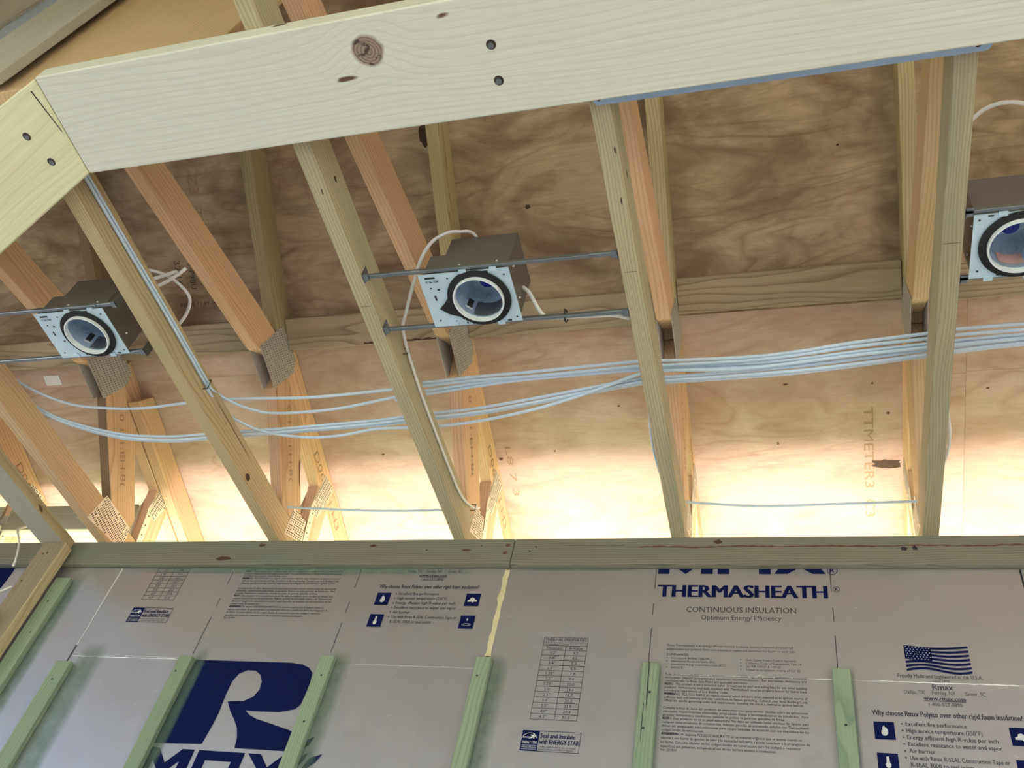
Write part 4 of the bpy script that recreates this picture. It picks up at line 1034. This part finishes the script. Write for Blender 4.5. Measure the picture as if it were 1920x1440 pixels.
S3 = [(-2.208, 1.23, 3.201), (-2.203, 1.331, 3.201), (-2.191, 1.425, 3.201), (-2.129, 1.509, 3.201), (-2.029, 1.566, 3.201), (-1.916, 1.604, 3.201), (-1.775, 1.62, 3.201), (-1.664, 1.617, 3.201), (-1.527, 1.612, 3.201), (-1.343, 1.605, 3.201), (-1.108, 1.594, 3.201), (-1.027, 1.587, 3.201), (-0.931, 1.579, 3.201), (-0.792, 1.568, 3.201), (-0.641, 1.544, 3.201), (-0.496, 1.519, 3.201), (-0.352, 1.496, 3.201), (-0.28, 1.496, 3.201), (-0.103, 1.492, 3.201), (0.018, 1.487, 3.201), (0.136, 1.477, 3.201), (0.282, 1.462, 3.201), (0.347, 1.455, 3.201), (0.484, 1.444, 3.201), (0.70, 1.439, 3.201)]
S4 = [(-1.504, 1.385, 3.140), (-1.512, 1.42, 3.150), (-1.54, 1.471, 3.184), (-1.531, 1.531, 3.194), (-1.485, 1.582, 3.196), (-1.421, 1.613, 3.196), (-1.319, 1.633, 3.196), (-1.217, 1.63, 3.196), (-1.114, 1.613, 3.196), (-1.032, 1.608, 3.192), (-0.931, 1.607, 3.190), (-0.798, 1.594, 3.190), (-0.644, 1.563, 3.190), (-0.496, 1.518, 3.190), (-0.354, 1.466, 3.192), (-0.276, 1.46, 3.192), (-0.102, 1.468, 3.192), (0.135, 1.447, 3.192), (0.281, 1.438, 3.192), (0.345, 1.434, 3.192), (0.482, 1.428, 3.192), (0.70, 1.427, 3.192)]
def sh_(pts, dy, dz, jit=0): return [(x, y + dy + jit * math.sin(x * 7 + dy * 900), z + dz) for x, y, z in pts]
CR = .0047
def cable(pts, label, mat='cable', r=CR, group='cables strung across the trusses', flat=.72):
    return tag(tube('cable', pts, r, M[mat], flat=flat), label, 'cable', group)
cable(sh_(S1, 0, 0), 'upper single pale cable sagging from the left edge')
cable(sh_(S1, -.012, .001, .003)[11:], 'topmost pale cable of the bundle at the right')
cable(S2, 'pale cable leaving the stapled pair and running right just below the topmost one')
cable(sh_(S2, .009, .0, .002)[7:], 'pale cable pressed against the underside of the upper bundle')
cable(sh_(S3, -.009, 0, .001), 'back strand of the thick lower cable bundle')
cable(sh_(S3, 0, -.004, .001), 'middle strand of the thick lower cable bundle')
cable(sh_(S3, .009, 0, .001), 'front strand of the thick lower cable bundle')
cable(S4, 'lowest pale cable drooping from the stapled pair then crossing the bundle')
cable([(-1.562, 1.91, 3.197), (-1.533, 1.921, 3.197), (-1.407, 1.936, 3.199), (-1.233, 1.95, 3.199), (-1.009, 1.951, 3.197), (-0.941, 1.948, 3.197)], 'thin pale cable low between the heels left of the middle', 'cable', .0042, 'cables near the heels')
cable([(-0.337, 1.93, 3.197), (-0.276, 1.937, 3.197), (-0.178, 1.952, 3.199), (-0.067, 1.959, 3.199), (0.134, 1.954, 3.199), (0.27, 1.948, 3.197), (0.301, 1.945, 3.197)], 'thin pale cable low between the heels under the strap bay', 'cable', .0042, 'cables near the heels')
E2 = [(-1.504, .60, 3.139), (-1.504, 0.745, 3.143), (-1.504, 0.936, 3.146), (-1.504, 1.128, 3.150), (-1.504, 1.385, 3.150)]
cable(sh_(E2, 0, .004), 'upper cable of the pair stapled along the truss chord', group='stapled cable pair'); cable(sh_(E2, 0, -.006), 'lower cable of the pair stapled along the truss chord', group='stapled cable pair')
tag(tube('cable_staple', [(-1.5108, 1.376, 3.163), (-1.497, 1.376, 3.163), (-1.497, 1.380, 3.133), (-1.5108, 1.380, 3.133)], .0014, M['void'], sub=1), 'dark staple holding the cable pair where it leaves the chord', 'staple')
E3 = [(-.9065, 1.297, 3.150), (-.9065, 1.416, 3.146), (-.9065, 1.567, 3.141), (-.9065, 1.75, 3.141), (-.9065, 1.846, 3.150), (-.900, 1.92, 3.178), (-.893, 1.945, 3.20)]
LP = [(-0.679, 1.062, 3.240), (-0.687, 1.043, 3.228), (-0.702, 1.033, 3.214), (-0.725, 1.028, 3.208), (-0.765, 1.040, 3.200), (-0.801, 1.074, 3.190), (-0.838, 1.135, 3.178), (-0.875, 1.205, 3.166), (-0.898, 1.262, 3.155)]
cable([(-.672, 1.085, 3.232)] + LP + E3[1:], 'thin white cable looping from the middle light housing down along the chord', 'cable_w', .0042, 'single cables')
tag(tube('cable_staple', [(-.9118, 1.312, 3.158), (-.900, 1.312, 3.158), (-.900, 1.314, 3.140), (-.9118, 1.314, 3.140)], .0014, M['void'], sub=1), 'dark staple on the chord below the white cable loop', 'staple')
tag(tube('cable_staple', [(-.905, 1.915, 3.185), (-.892, 1.915, 3.185), (-.892, 1.918, 3.165), (-.905, 1.918, 3.165)], .0014, M['void'], sub=1), 'dark staple near the lower end of the white cable by the heel', 'staple')
cable([(-0.575, 1.165, 3.165), (-0.559, 1.174, 3.151), (-0.543, 1.199, 3.130), (-0.529, 1.214, 3.118), (-0.507, 1.218, 3.112), (-0.444, 1.218, 3.108), (-0.371, 1.220, 3.106), (-0.336, 1.237, 3.112)], 'white cable leaving the right side of the middle light along its lower bar', 'cable_w', .0052, 'single cables')
tag(tube('cable_tie', [(-.475, 1.195, 3.108), (-.475, 1.212, 3.12), (-.475, 1.227, 3.108), (-.475, 1.212, 3.088), (-.475, 1.195, 3.108)], .0018, M['void'], sub=2), 'black cable tie round the lower hanger bar of the middle light', 'cable tie')
cable([(-1.60, 1.051, 3.225), (-1.571, 1.055, 3.231), (-1.541, 1.063, 3.231), (-1.513, 1.081, 3.231), (-1.492, 1.112, 3.231), (-1.484, 1.146, 3.231), (-1.496, 1.175, 3.228), (-1.525, 1.206, 3.225), (-1.563, 1.233, 3.215), (-1.594, 1.245, 3.21)], 'white cable loop bulging right behind the stapled pair', 'cable_w', .0045, 'loose cable ends by the left light')
cable([(-1.603, 1.09, 3.225), (-1.571, 1.084, 3.225), (-1.515, 1.074, 3.225), (-1.475, 1.066, 3.224)], 'upper loose white cable end behind the stapled pair', 'cable_w', .005, 'loose cable ends by the left light')
cable([(-1.593, 1.111, 3.214), (-1.559, 1.101, 3.214), (-1.518, 1.089, 3.214), (-1.472, 1.071, 3.215), (-1.439, 1.055, 3.216)], 'lower loose white cable end with a bare tip', 'cable_w', .0045, 'loose cable ends by the left light')
cable([(0.33, 0.955, 3.245), (0.361, 0.924, 3.251), (0.378, 0.911, 3.251), (0.405, 0.904, 3.251), (0.442, 0.911, 3.251), (0.49, 0.935, 3.245), (.52, .98, 3.235)], 'white cable arching above the right light fixture', 'cable_w', .0045, 'single cables')
cable([(-0.342, 1.52, 3.186), (-0.345, 1.56, 3.182), (-0.351, 1.642, 3.178), (-0.352, 1.728, 3.176), (-0.345, 1.828, 3.182), (-.335, 1.88, 3.187)], 'thin cable bulging from the left side of the chord below the bundle', 'cable', .003, 'single cables')
cable([(0.325, 1.54, 3.186), (0.336, 1.60, 3.184), (0.347, 1.69, 3.181), (0.346, 1.761, 3.181), (0.333, 1.83, 3.186)], 'thin cable bulging from the right side of the rightmost chord', 'cable_w', .004, 'single cables')
cable([(-2.563, 2.0, 3.25), (-2.540, 1.985, 3.19), (-2.509, 1.94, 3.134), (-2.46, 1.935, 3.076), (-2.43, 1.935, 3.021), (-2.415, 1.935, 2.978)], 'white cable hanging over the plate left of the partition', 'cable_w', .0045, 'single cables')
cable([(-2.32, 1.9, 2.872), (-2.335, 1.895, 2.855), (-2.354, 1.89, 2.839), (-2.39, 1.89, 2.833), (-2.45, 1.89, 2.84)], 'white cable end curling out beside the partition stud', 'cable_w', .0045, 'single cables')

for k in list(WM): pass
